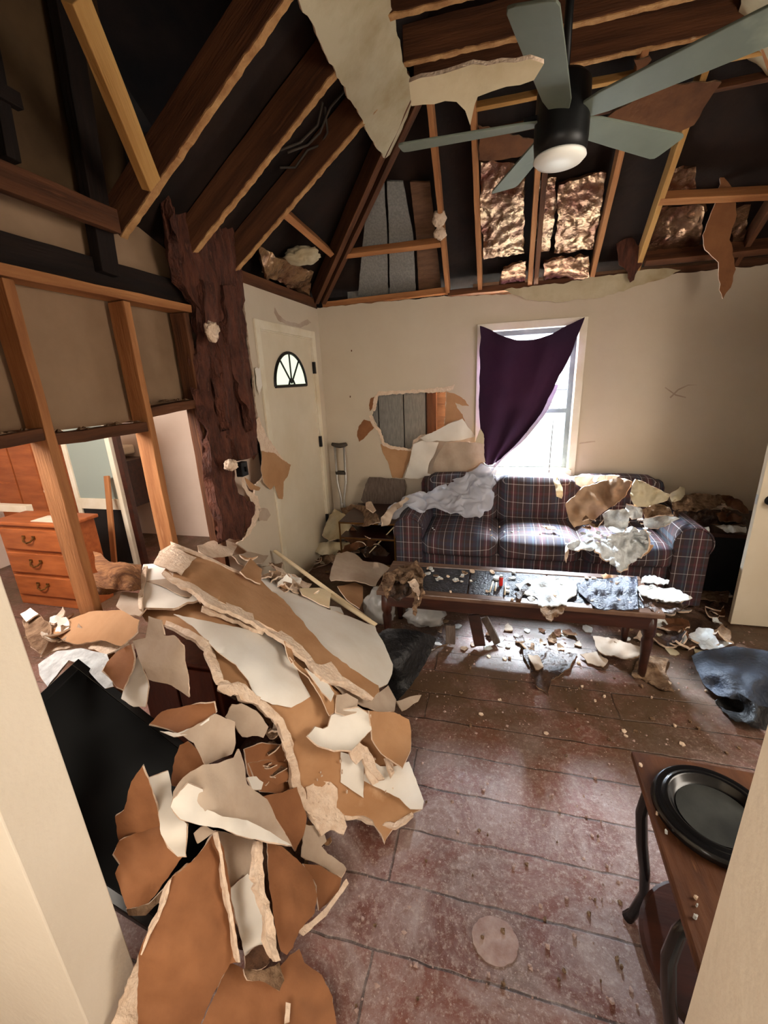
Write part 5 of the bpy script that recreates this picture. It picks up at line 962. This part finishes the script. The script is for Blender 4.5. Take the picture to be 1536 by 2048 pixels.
# debris on the right end table
ETR = rbf([(1380,1050,.55),(1480,1060,.54),(1350,1000,.66),(1480,1000,.62),(1430,960,.78),(1400,1020,.6)], .01)
for pts, m, lb, lf_ in [([(1060,940),(1110,900),(1135,910),(1135,945),(1100,970),(1070,975)], 'drywall_stain', 'tan curled paper at the left of the right end table heap', .05),
 ([(1070,975),(1140,940),(1230,935),(1310,945),(1310,990),(1250,1010),(1150,1020),(1080,1010)], 'gypsum_dirty', 'dirty brown drywall slab on the right end table', .04),
 ([(1305,945),(1350,945),(1400,965),(1440,1010),(1445,1030),(1400,1020),(1340,995)], 'drywall_dark', 'dark curled paper behind the open door edge', .06),
 ([(1180,1095),(1250,1095),(1250,1140),(1190,1140)], 'plaster_white', 'small pale plaster square on the end table front', .03),
 ([(1280,1090),(1350,1085),(1430,1095),(1430,1125),(1340,1125)], 'plaster_white', 'pale plaster strip on the end table beside the door', .03),
 ([(1080,1020),(1200,1010),(1320,1015),(1440,1050),(1430,1085),(1300,1085),(1180,1090),(1100,1060)], 'sludge', 'wet dark debris layer covering the right end table', .015),
 ([(1280,1030),(1340,1020),(1410,1045),(1400,1075),(1310,1070)], 'drywall_dark', 'dark wet scrap in the middle of the end table heap', .04)]:
    sheet('drywall_scrap', zz('E', pts), m, 'drywall_dark', zf=ETR, lift=lf_, label=lb, cat='drywall scrap', thick=.006, amp=2.4, step=7, seg=5, wav=.03, fq=22, rim='gypsum_dirty')
# coffee table debris
tzf = lambda x, y: tz
def tt(pts, m, lb, lift=.012, nm='plaster_piece', **k): return sheet(nm, zz('H', pts), m, k.pop('back', m), zf=tzf, lift=lift, label=lb, cat=k.pop('cat', 'plaster piece'), **{**dict(thick=.006, amp=2.6, step=6, seg=4, wav=.012, fq=15, rim=m), **k})
t_ = tt([(45,160),(60,125),(110,105),(160,95),(180,78),(190,100),(205,130),(205,200),(190,240),(180,285),(165,270),(170,225),(140,180),(100,150),(70,190),(60,220)], 'gypsum_dirty', 'crumpled burnt looking drywall piece on the left end of the coffee table', .06, 'drywall_chunk', cat='drywall chunk', wav=.05, amp=3, thick=.015)
tt([(75,165),(110,140),(150,155),(160,200),(120,235),(80,220)], 'sludge', 'black crumb mass inside the left end chunk', .05, 'drywall_chunk', cat='drywall chunk', wav=.04)
tt([(145,160),(175,150),(195,200),(190,230),(165,190)], 'gypsum', 'tan curl in front of the crumpled left end piece', .09, cat='drywall chunk')
tt([(560,170),(600,150),(680,140),(760,145),(800,165),(795,210),(760,235),(760,250),(700,255),(650,250),(640,220),(590,210)], 'plaster_white', 'pale plaster sheet in the middle of the coffee table', .012, amp=3)
tt([(650,255),(700,250),(750,262),(740,285),(710,295),(700,315),(670,290)], 'gypsum_dirty', 'tan scrap hanging over the front edge of the coffee table', .0, back='drywall_paper')
tt([(800,165),(880,150),(1030,140),(1035,265),(980,270),(880,265),(840,235),(805,200)], 'slate_dusty' if mat('slate_dusty', (74, 78, 94), (44, 46, 58), .4, 26, 8, .8, 60, spec=.5, c3=(160, 166, 178)) else '', 'dusty blue grey slate slab at the right of the coffee table', .012, 'slate_slab', cat='slab', amp=1.5)
tt([(1050,145),(1080,135),(1155,155),(1150,168),(1080,165),(1045,165)], 'plaster_white', 'white plaster piece at the far right corner of the coffee table', .03)
tt([(1035,180),(1100,175),(1180,190),(1245,225),(1180,235),(1090,228),(1040,200)], 'plaster_white', 'large pale plaster piece past the right end of the coffee table', .03)
tt([(1050,235),(1150,240),(1230,250),(1200,275),(1100,280),(1060,260)], 'sludge', 'dark wet wood scraps off the right end of the coffee table', .0)
tt([(890,135),(910,128),(940,138),(935,150),(900,148)], 'drywall_paper', 'small tan scrap on the back edge of the coffee table', .015)
tt([(560,205),(610,165),(622,172),(575,228)], 'sludge', 'dark stick of debris beside the red lighter', .02)
lt = thing('lighter', 'red plastic lighter standing among white pens on the coffee table', 'lighter', tuple(onz(zz('H', [(505, 175)])[0], tz)))
lp = lt.location; MB().tube([lp+Vector((0, 0, .0)), lp+Vector((0, 0, .055))], .012, 12).build('lighter_body', 'red_plastic', lt); MB().tube([lp+Vector((0, 0, .055)), lp+Vector((0, 0, .068))], .009, 10).build('lighter_top', 'steel', lt)
for i, (q0, q1) in enumerate([((462,200),(475,160)), ((483,195),(488,165)), ((520,210),(524,165))]):
    a, b = [onz(q, tz+.012) for q in zz('H', [q0, q1])]; tag(MB().tube([tuple(a), tuple(b)], .005, 8).build('pen', 'cream_plastic', smooth=True), ['white pen left of the red lighter', 'short white pen just beside the red lighter', 'white pen right of the red lighter'][i], 'pen')
# ================================================================== FLOOR PIECES
flz = lambda x, y: .0
def fl(pts, zk, m, lb, lift=.012, nm='drywall_scrap', **k): return sheet(nm, zz(zk, pts), m, k.pop('back', m), zf=flz, lift=lift, label=lb, cat=k.pop('cat', 'drywall scrap'), **{**dict(thick=.006, amp=2.4, step=8, seg=5, wav=.015, fq=22, rim='gypsum_dirty'), **k})
fl([(860,370),(920,375),(1042,412),(1035,450),(990,460),(900,440),(870,410)], 'H', 'drywall_grey', 'grey brown sheet on the floor before the coffee table', .04, curl=.02)
fl([(810,440),(870,430),(920,465),(900,490),(840,475)], 'H', 'drywall_grey', 'dirty pale scrap left of the grey brown floor sheet', .02)
fl([(1040,455),(1100,445),(1155,462),(1140,500),(1150,540),(1175,585),(1110,570),(1060,540),(1010,520),(1025,480)], 'H', 'gypsum_dirty', 'muddy tan sheet on the floor right of the centre', .015)
fl([(1130,310),(1250,300),(1380,330),(1380,400),(1260,410),(1160,390)], 'H', 'sludge', 'wet muddy debris between the coffee table and the open door', .02)
fl([(1260,390),(1340,375),(1400,400),(1340,420),(1280,420)], 'H', 'plaster_white', 'pale dusty sheet beside the blue plastic heap', .03)
fl([(1240,170),(1340,185),(1390,200),(1380,240),(1250,225)], 'H', 'gypsum_dirty', 'grey debris on the floor under the open door edge', .05)
fl([(580,400),(640,380),(700,420),(800,440),(760,500),(700,540),(690,600),(640,560),(610,480)], 'H', 'sludge', 'black brown muddy clump in the middle of the floor', .015, cat='mud', nm='mud_patch', wav=.02)
fl([(610,440),(650,445),(670,490),(640,500)], 'H', 'drywall_grey', 'small tan scrap on the black muddy clump', .03)
fl([(120,330),(250,330),(300,400),(240,420),(140,400)], 'H', 'sludge', 'dark debris behind the trash bag', .01)
for i, (q0, q1, z0, z1, w_) in enumerate([((400,290),(425,415),.22,.02,.07), ((310,335),(310,400),.15,.02,.06), ((440,300),(490,400),.16,.02,.05)]):
    a, b = zz('H', [q0, q1]); timber('broken_plank', tuple(onz(a, z0)), tuple(onz(b, z1)), w_, .018, (0, 1, .3), ['dark_wood', 'board_grey', 'board_grey'][i], ['dark broken plank standing under the coffee table edge', 'grey wood offcut left of the dark plank', 'grey wood offcut right of the dark plank'][i], 'plank', ends=.01)
# corner debris in front of the crutches
CZ = rbf([(660,1000,.42),(700,1040,.38),(740,1010,.5),(640,1090,.12),(720,1100,.15),(600,1110,.05),(780,1110,.1),(745,1050,.5),(690,1070,.25)], .01)
for pts, m, lb, lf_ in [([(600,1290),(630,1255),(690,1290),(720,1350),(690,1420),(600,1430),(560,1400)], 'drywall_stain', 'tan drywall chunk standing in front of the crutches', .06),
 ([(660,1250),(720,1230),(800,1240),(870,1290),(880,1330),(800,1350),(720,1340),(680,1300)], 'gypsum_dirty', 'dark crumpled debris on the left end table', .06),
 ([(800,1220),(830,1215),(855,1260),(840,1275),(800,1250)], 'gypsum', 'pale scrap on top of the left end table debris', .10),
 ([(670,1380),(720,1350),(780,1400),(860,1430),(840,1460),(740,1450),(680,1430)], 'drywall_dark', 'dark brown scrap at the foot of the left end table', .05),
 ([(530,1450),(600,1430),(710,1440),(720,1470),(650,1500),(560,1510),(520,1490)], 'drywall_stain', 'tan flat debris beside the foot of the front door', .04),
 ([(440,1540),(520,1500),(640,1510),(620,1545),(520,1580),(440,1580)], 'gypsum_dirty', 'dirty flat debris under the front door corner', .02),
 ([(760,1480),(860,1450),(930,1500),(900,1540),(800,1520)], 'sludge', 'wet debris beneath the left end table', .02),
 ([(650,1460),(780,1440),(800,1460),(700,1500),(640,1500)], 'drywall_dark', 'brown curled scrap before the left end table', .06),
 ([(885,1300),(940,1240),(1020,1190),(1040,1200),(960,1270),(930,1340),(890,1350)], 'drywall_grey', 'speckled paper flap against the left arm of the sofa', .16)]:
    sheet('drywall_scrap', zz('D', pts), m, 'drywall_dark', zf=CZ, lift=lf_, label=lb, cat='drywall scrap', thick=.008, amp=2.2, step=7, seg=5, wav=.035, fq=24, rim='gypsum')
# paper curled off the back wall below the hole
def wsheet(pts, m, lb, dy, bow=.04, **k):
    p3 = [ony(q, YB-dy) for q in zz('D', pts)]; P2 = jag([(v[0], v[2]) for v in p3], .004, .02); V, T = plate(P2, [], .03); cx = sum(p[0] for p in P2)/len(P2); cz = sum(p[1] for p in P2)/len(P2)
    o = slab('curled_paper', [(a, YB-dy+bow*(((a-cx)/.25)**2-.3)+.02*mn.noise(Vector((a*9, b*9, dy*30))), b) for a, b in V], T, .005, [m, 'drywall_paper', 'gypsum']); tag(o, lb, 'torn paper')
wsheet([(1090,870),(1160,840),(1250,790),(1330,760),(1355,800),(1400,860),(1300,880),(1240,885),(1190,880),(1130,890)], 'drywall_face', 'pale curled paper roll below the wall hole', .09)
wsheet([(1060,900),(1110,880),(1200,890),(1180,950),(1150,1000),(1140,1060),(1170,1070),(1080,1090),(1010,1085),(1040,1000)], 'drywall_face', 'cream hanging paper under the hole beside the brown tear', .05)
wsheet([(1160,1050),(1180,980),(1240,890),(1350,885),(1400,890),(1435,850),(1450,870),(1448,960),(1455,1000),(1350,1060),(1240,1060)], 'drywall_grey', 'brown grey broad flap hanging under the hole near the curtain', .12)
wsheet([(1400,890),(1430,815),(1448,850),(1445,900)], 'drywall_stain', 'pointed tan tip standing beside the curtain', .13)
wsheet([(1180,1080),(1210,1060),(1350,1050),(1440,1000),(1490,1040),(1400,1080),(1300,1130),(1160,1150)], 'cloth_brown', 'pale cloth bunched behind the sofa back', .15)
# ================================================================== REPEATED SMALL PIECES
mat('flake_pink', (176, 152, 144), (150, 124, 114), .9, 20)
def flake(m, r, th, seed):
    R = random.Random(seed); n = R.randint(5, 8); P_ = [(r*R.uniform(.6, 1.1)*math.cos(6.283*k/n), r*R.uniform(.5, 1)*math.sin(6.283*k/n)) for k in range(n)]
    V = [(x, y, th+R.uniform(-.2, .5)*th) for x, y in P_]+[(x*.96, y*.96, 0) for x, y in P_]+[(0, 0, th*1.4)]
    Fc = [(k, (k+1) % n, 2*n) for k in range(n)]+[(k+n, (k+1) % n+n, (k+1) % n, k) for k in range(n)]+[tuple(range(2*n-1, n-1, -1))]
    me = bpy.data.meshes.new('flake'); me.from_pydata(V, [], Fc); me.materials.append(MATS[m]); me.update(); return me
FL = {m: [flake(m, .022, .006, 17*i+len(m)) for i in range(6)] for m in ('plaster_white', 'gypsum', 'gypsum_dirty', 'drywall_stain', 'flake_pink')}
def scatter(n, region, zf, ms, lb, cat, grp, seed, smin=.5, smax=1.5, nm='plaster_flake'):
    R = random.Random(seed); k = 0; xs = [p[0] for p in region]; ys = [p[1] for p in region]
    while k < n:
        q = (R.uniform(min(xs), max(xs)), R.uniform(min(ys), max(ys)))
        if not inside(q, region): continue
        z = zf(*q); p = onz(q, z); o = bpy.data.objects.new(nm, R.choice(FL[R.choice(ms)])); COL.objects.link(o); o.location = (p[0], p[1], z+.001)
        s_ = R.uniform(smin, smax); o.scale = (s_, s_, R.uniform(.6, 1.6)); o.rotation_euler = (R.uniform(-.15, .15), R.uniform(-.15, .15), R.uniform(0, 6.28)); tag(o, lb, cat, grp); k += 1
scatter(50, zz('H', [(210,110),(1030,150),(1030,260),(560,235),(210,200)]), tzf, ['plaster_white', 'gypsum'], 'small pale plaster flake lying on the coffee table', 'plaster flake', 'plaster flakes on the coffee table', 1, .4, 1.3)
scatter(18, [(860,1052),(1120,1056),(1130,1074),(860,1072)], lambda x, y: .482, ['plaster_white', 'gypsum'], 'tiny plaster flake lying on the sofa seat cushions', 'plaster flake', 'plaster flakes on the sofa seat', 2, .2, .5)
scatter(26, zz('E', [(590,1130),(720,1120),(960,1100),(960,1180),(600,1170)]), lambda x, y: SOF(x, y)+.085, ['plaster_white'], 'white plaster flake heaped on the right of the sofa', 'plaster flake', 'plaster flakes heaped on the sofa', 3, .6, 1.6)
scatter(64, [(700,1660),(860,1420),(1250,1450),(1230,1780),(1340,2040),(700,2040)], flz, ['gypsum_dirty', 'flake_pink'], 'small plaster flake on the dusty floor boards in the foreground', 'plaster flake', 'plaster flakes on the foreground floor', 4, .12, .42)
scatter(40, [(830,1300),(1380,1330),(1500,1520),(900,1460)], flz, ['gypsum', 'gypsum_dirty'], 'small plaster flake on the muddy middle of the floor', 'plaster flake', 'plaster flakes on the middle floor', 5, .25, .8)
scatter(36, [(600,1110),(700,1085),(780,1130),(700,1170),(640,1150),(560,1130)], lambda x, y: max(.01, CZ(x, y)), ['gypsum', 'gypsum_dirty', 'drywall_stain'], 'rough scrap in the debris between heap and sofa', 'plaster flake', 'scraps between the heap and the sofa', 6, .8, 2.2)
scatter(24, [(1300,1230),(1450,1260),(1440,1330),(1320,1300)], flz, ['gypsum_dirty', 'drywall_stain'], 'muddy scrap on the floor right of the coffee table', 'plaster flake', 'scraps right of the coffee table', 7, .8, 2)
scatter(20, [(820,1240),(1290,1260),(1300,1300),(860,1300)], flz, ['gypsum_dirty', 'plaster_white'], 'muddy scrap on the floor under the coffee table front', 'plaster flake', 'scraps under the coffee table', 8, .8, 2.2)
scatter(14, [(540,1400),(600,1500),(620,1600),(720,1640),(800,1600),(740,1500)], lambda x, y: hz(x, y)+.045, ['gypsum'], 'tiny gypsum crumb on the broad tan sheet', 'plaster flake', 'gypsum crumbs on the broad tan sheet', 9, .1, .3)
scatter(7, zz('J', [(1020,260),(1080,260),(1150,560),(1300,760),(1260,900),(1220,860)]), lambda x, y: .601, ['gypsum', 'plaster_white'], 'tiny plaster crumb on the side table top', 'plaster flake', 'plaster crumbs on the side table', 10, .1, .3)
# larger curled scraps
def scrapmesh(m, m2, r, seed):
    R = random.Random(seed); n = R.randint(5, 8); P2 = jag([(r*R.uniform(.5, 1.2)*math.cos(6.283*k/n), r*R.uniform(.4, .9)*math.sin(6.283*k/n)) for k in range(n)], r*.07, r*.16, seed=seed)
    V, T = plate(P2, [], r*.3); k_ = R.uniform(.2, 2.2); top = [(a, b, .012+k_*(a*a)/r*.35+.012*mn.noise(Vector((a*30, b*30, seed)))) for a, b in V]; c = len(top)
    ed = {}
    for t in T:
        for i in range(3): ed[(t[i], t[(i+1) % 3])] = 1
    rim = [e for e in ed if (e[1], e[0]) not in ed]; Fc = [tuple(t) for t in T]+[(t[2]+c, t[1]+c, t[0]+c) for t in T]+[(b, a, a+c, b+c) for a, b in rim]
    me = bpy.data.meshes.new('scrap'); me.from_pydata(top+[(a, b, z-.009) for a, b, z in top], [], Fc)
    for q in (m, m2, 'gypsum'): me.materials.append(MATS[q])
    me.polygons.foreach_set('material_index', [0]*len(T)+[1]*len(T)+[2]*len(rim)); me.update(); return me
SM = {}
for m, m2 in (('drywall_face', 'drywall_paper'), ('drywall_grey', 'drywall_paper'), ('drywall_paper', 'drywall_face'), ('gypsum_dirty', 'drywall_dark'), ('drywall_dark', 'sludge'), ('plaster_white', 'plaster_white'), ('sludge', 'sludge')):
    SM[m] = [scrapmesh(m, m2, .06, 31*i+len(m)*7) for i in range(5)]
def scraps(n, region, zf, ms, lb, grp, seed, smin=.5, smax=1.4, tilt=.5, up=.0):
    R = random.Random(seed); k = 0; xs = [p[0] for p in region]; ys = [p[1] for p in region]
    while k < n:
        q = (R.uniform(min(xs), max(xs)), R.uniform(min(ys), max(ys)))
        if not inside(q, region): continue
        z = zf(*q); p = onz(q, z); o = bpy.data.objects.new('torn_scrap', R.choice(SM[R.choice(ms)])); COL.objects.link(o); s_ = R.uniform(smin, smax)
        tx, ty_ = R.uniform(-tilt, tilt), R.uniform(-tilt, tilt); o.location = (p[0], p[1], z+up+.035*s_*max(abs(tx), abs(ty_))); o.scale = (s_, s_, s_); o.rotation_euler = (tx, ty_, R.uniform(0, 6.28)); tag(o, lb, 'drywall scrap', grp); k += 1
scraps(16, [(600,1100),(700,1075),(780,1110),(770,1140),(660,1150),(600,1130)], lambda x, y: max(.01, CZ(x, y)*.6), ['gypsum_dirty', 'drywall_grey', 'drywall_dark', 'drywall_paper'], 'torn scrap in the debris between the heap and the end table', 'torn scraps between heap and end table', 41)
scraps(26, [(1290,1170),(1440,1190),(1445,1300),(1330,1300)], flz, ['gypsum_dirty', 'sludge', 'drywall_dark', 'plaster_white'], 'muddy torn scrap between the coffee table and the open door', 'torn scraps by the open door', 42, smin=.6, smax=1.9, tilt=.25)
scraps(9, [(1340,1000),(1470,1010),(1470,1040),(1350,1040)], lambda x, y: .55, ['gypsum_dirty', 'drywall_dark', 'drywall_grey', 'sludge'], 'torn scrap heaped on the right end table', 'torn scraps on the right end table', 43, tilt=.4)
scraps(9, [(1160,1040),(1300,1020),(1310,1060),(1180,1070)], lambda x, y: SOF(x, y)+.06, ['plaster_white', 'gypsum_dirty', 'drywall_dark'], 'torn scrap heaped on the right seat of the sofa', 'torn scraps on the sofa', 44, smin=.4, smax=1, tilt=.4)
scraps(16, [(820,1245),(1280,1260),(1330,1290),(1180,1310),(880,1290)], flz, ['gypsum_dirty', 'sludge', 'drywall_dark', 'drywall_grey'], 'wet torn scrap on the floor before the coffee table', 'torn scraps before the coffee table', 45, smin=.35, smax=1, tilt=.2)
scraps(10, zz('H', [(210,120),(560,140),(1000,160),(1000,200),(640,180),(230,160)]), tzf, ['plaster_white', 'gypsum_dirty'], 'small torn scrap on the slate tiles of the coffee table', 'torn scraps on the coffee table', 46, smin=.25, smax=.55, tilt=.2)
scraps(14, [(480,1120),(560,1130),(600,1180),(640,1200),(600,1200),(520,1150)], lambda x, y: hz(x, y)+.05, ['gypsum_dirty', 'drywall_face', 'drywall_paper', 'drywall_grey'], 'torn scrap behind the smooth white sheet of the heap', 'torn scraps behind the white sheet', 47, smin=.5, smax=1.2)
scraps(12, [(460,1420),(560,1460),(590,1580),(520,1580),(480,1480)], lambda x, y: hz(x, y)+.0, ['gypsum_dirty', 'drywall_dark', 'drywall_grey'], 'torn scrap in the dark hollow of the heap', 'torn scraps in the hollow of the heap', 48, smin=.3, smax=.8)
scraps(10, [(600,1650),(680,1680),(650,1780),(600,1880),(590,1760)], flz, ['gypsum_dirty', 'drywall_grey', 'drywall_paper'], 'torn scrap on the floor along the lower heap edge', 'torn scraps along the lower heap', 49, smin=.15, smax=.5, tilt=.2)
scraps(8, [(60,1240),(120,1230),(180,1280),(110,1300)], lambda x, y: hz(x, y)+.03, ['gypsum_dirty', 'drywall_grey', 'drywall_face'], 'torn scrap between the left jamb and the tan arch', 'torn scraps by the left jamb', 50, smin=.5, smax=1.1)
# crumbs nobody could count
R = random.Random(99); cm = MB()
for k in range(9500):
    x = R.uniform(-.9, 2.1); y = R.uniform(.55, 3.4)**1.0; r = R.uniform(.0012, .0046)*(1 if R.random() < .93 else 2.3); 
    if mn.noise(Vector((x*2.2, y*2.2, 0)))*.8+R.uniform(-.4, .6) < 0: continue
    n = len(cm.v); a = R.uniform(0, 6.28); c, s_ = math.cos(a)*r, math.sin(a)*r
    cm.v += [(x+c, y+s_, .001), (x-s_, y+c, .001), (x-c*.8, y-s_*.8, .001), (x+s_, y-c, .001), (x, y, r*R.uniform(.5, 1.2))]; cm.f += [(n, n+1, n+4), (n+1, n+2, n+4), (n+2, n+3, n+4), (n+3, n, n+4)]
tag(cm.build('plaster_grit', 'flake_pink'), 'fine plaster grit scattered over the floor boards', 'grit', kind='stuff')
p = onz((990, 1880), .003)
V, T = plate(jag([(.07*math.cos(a/16*6.283)*1.0, .062*math.sin(a/16*6.283)) for a in range(16)], .003, .01), [], .015)
tag(slab('dried_puddle', [(p[0]+a, p[1]+b, .004+.001*math.sin((a*a+b*b)*3000)) for a, b in V], T, .003, ['gypsum_pale' if mat('gypsum_pale', (168, 146, 138), (140, 112, 104), .7, 20, 8, .4, 40) else '']), 'round pale plaster blob dried on the floor boards', 'plaster blob')
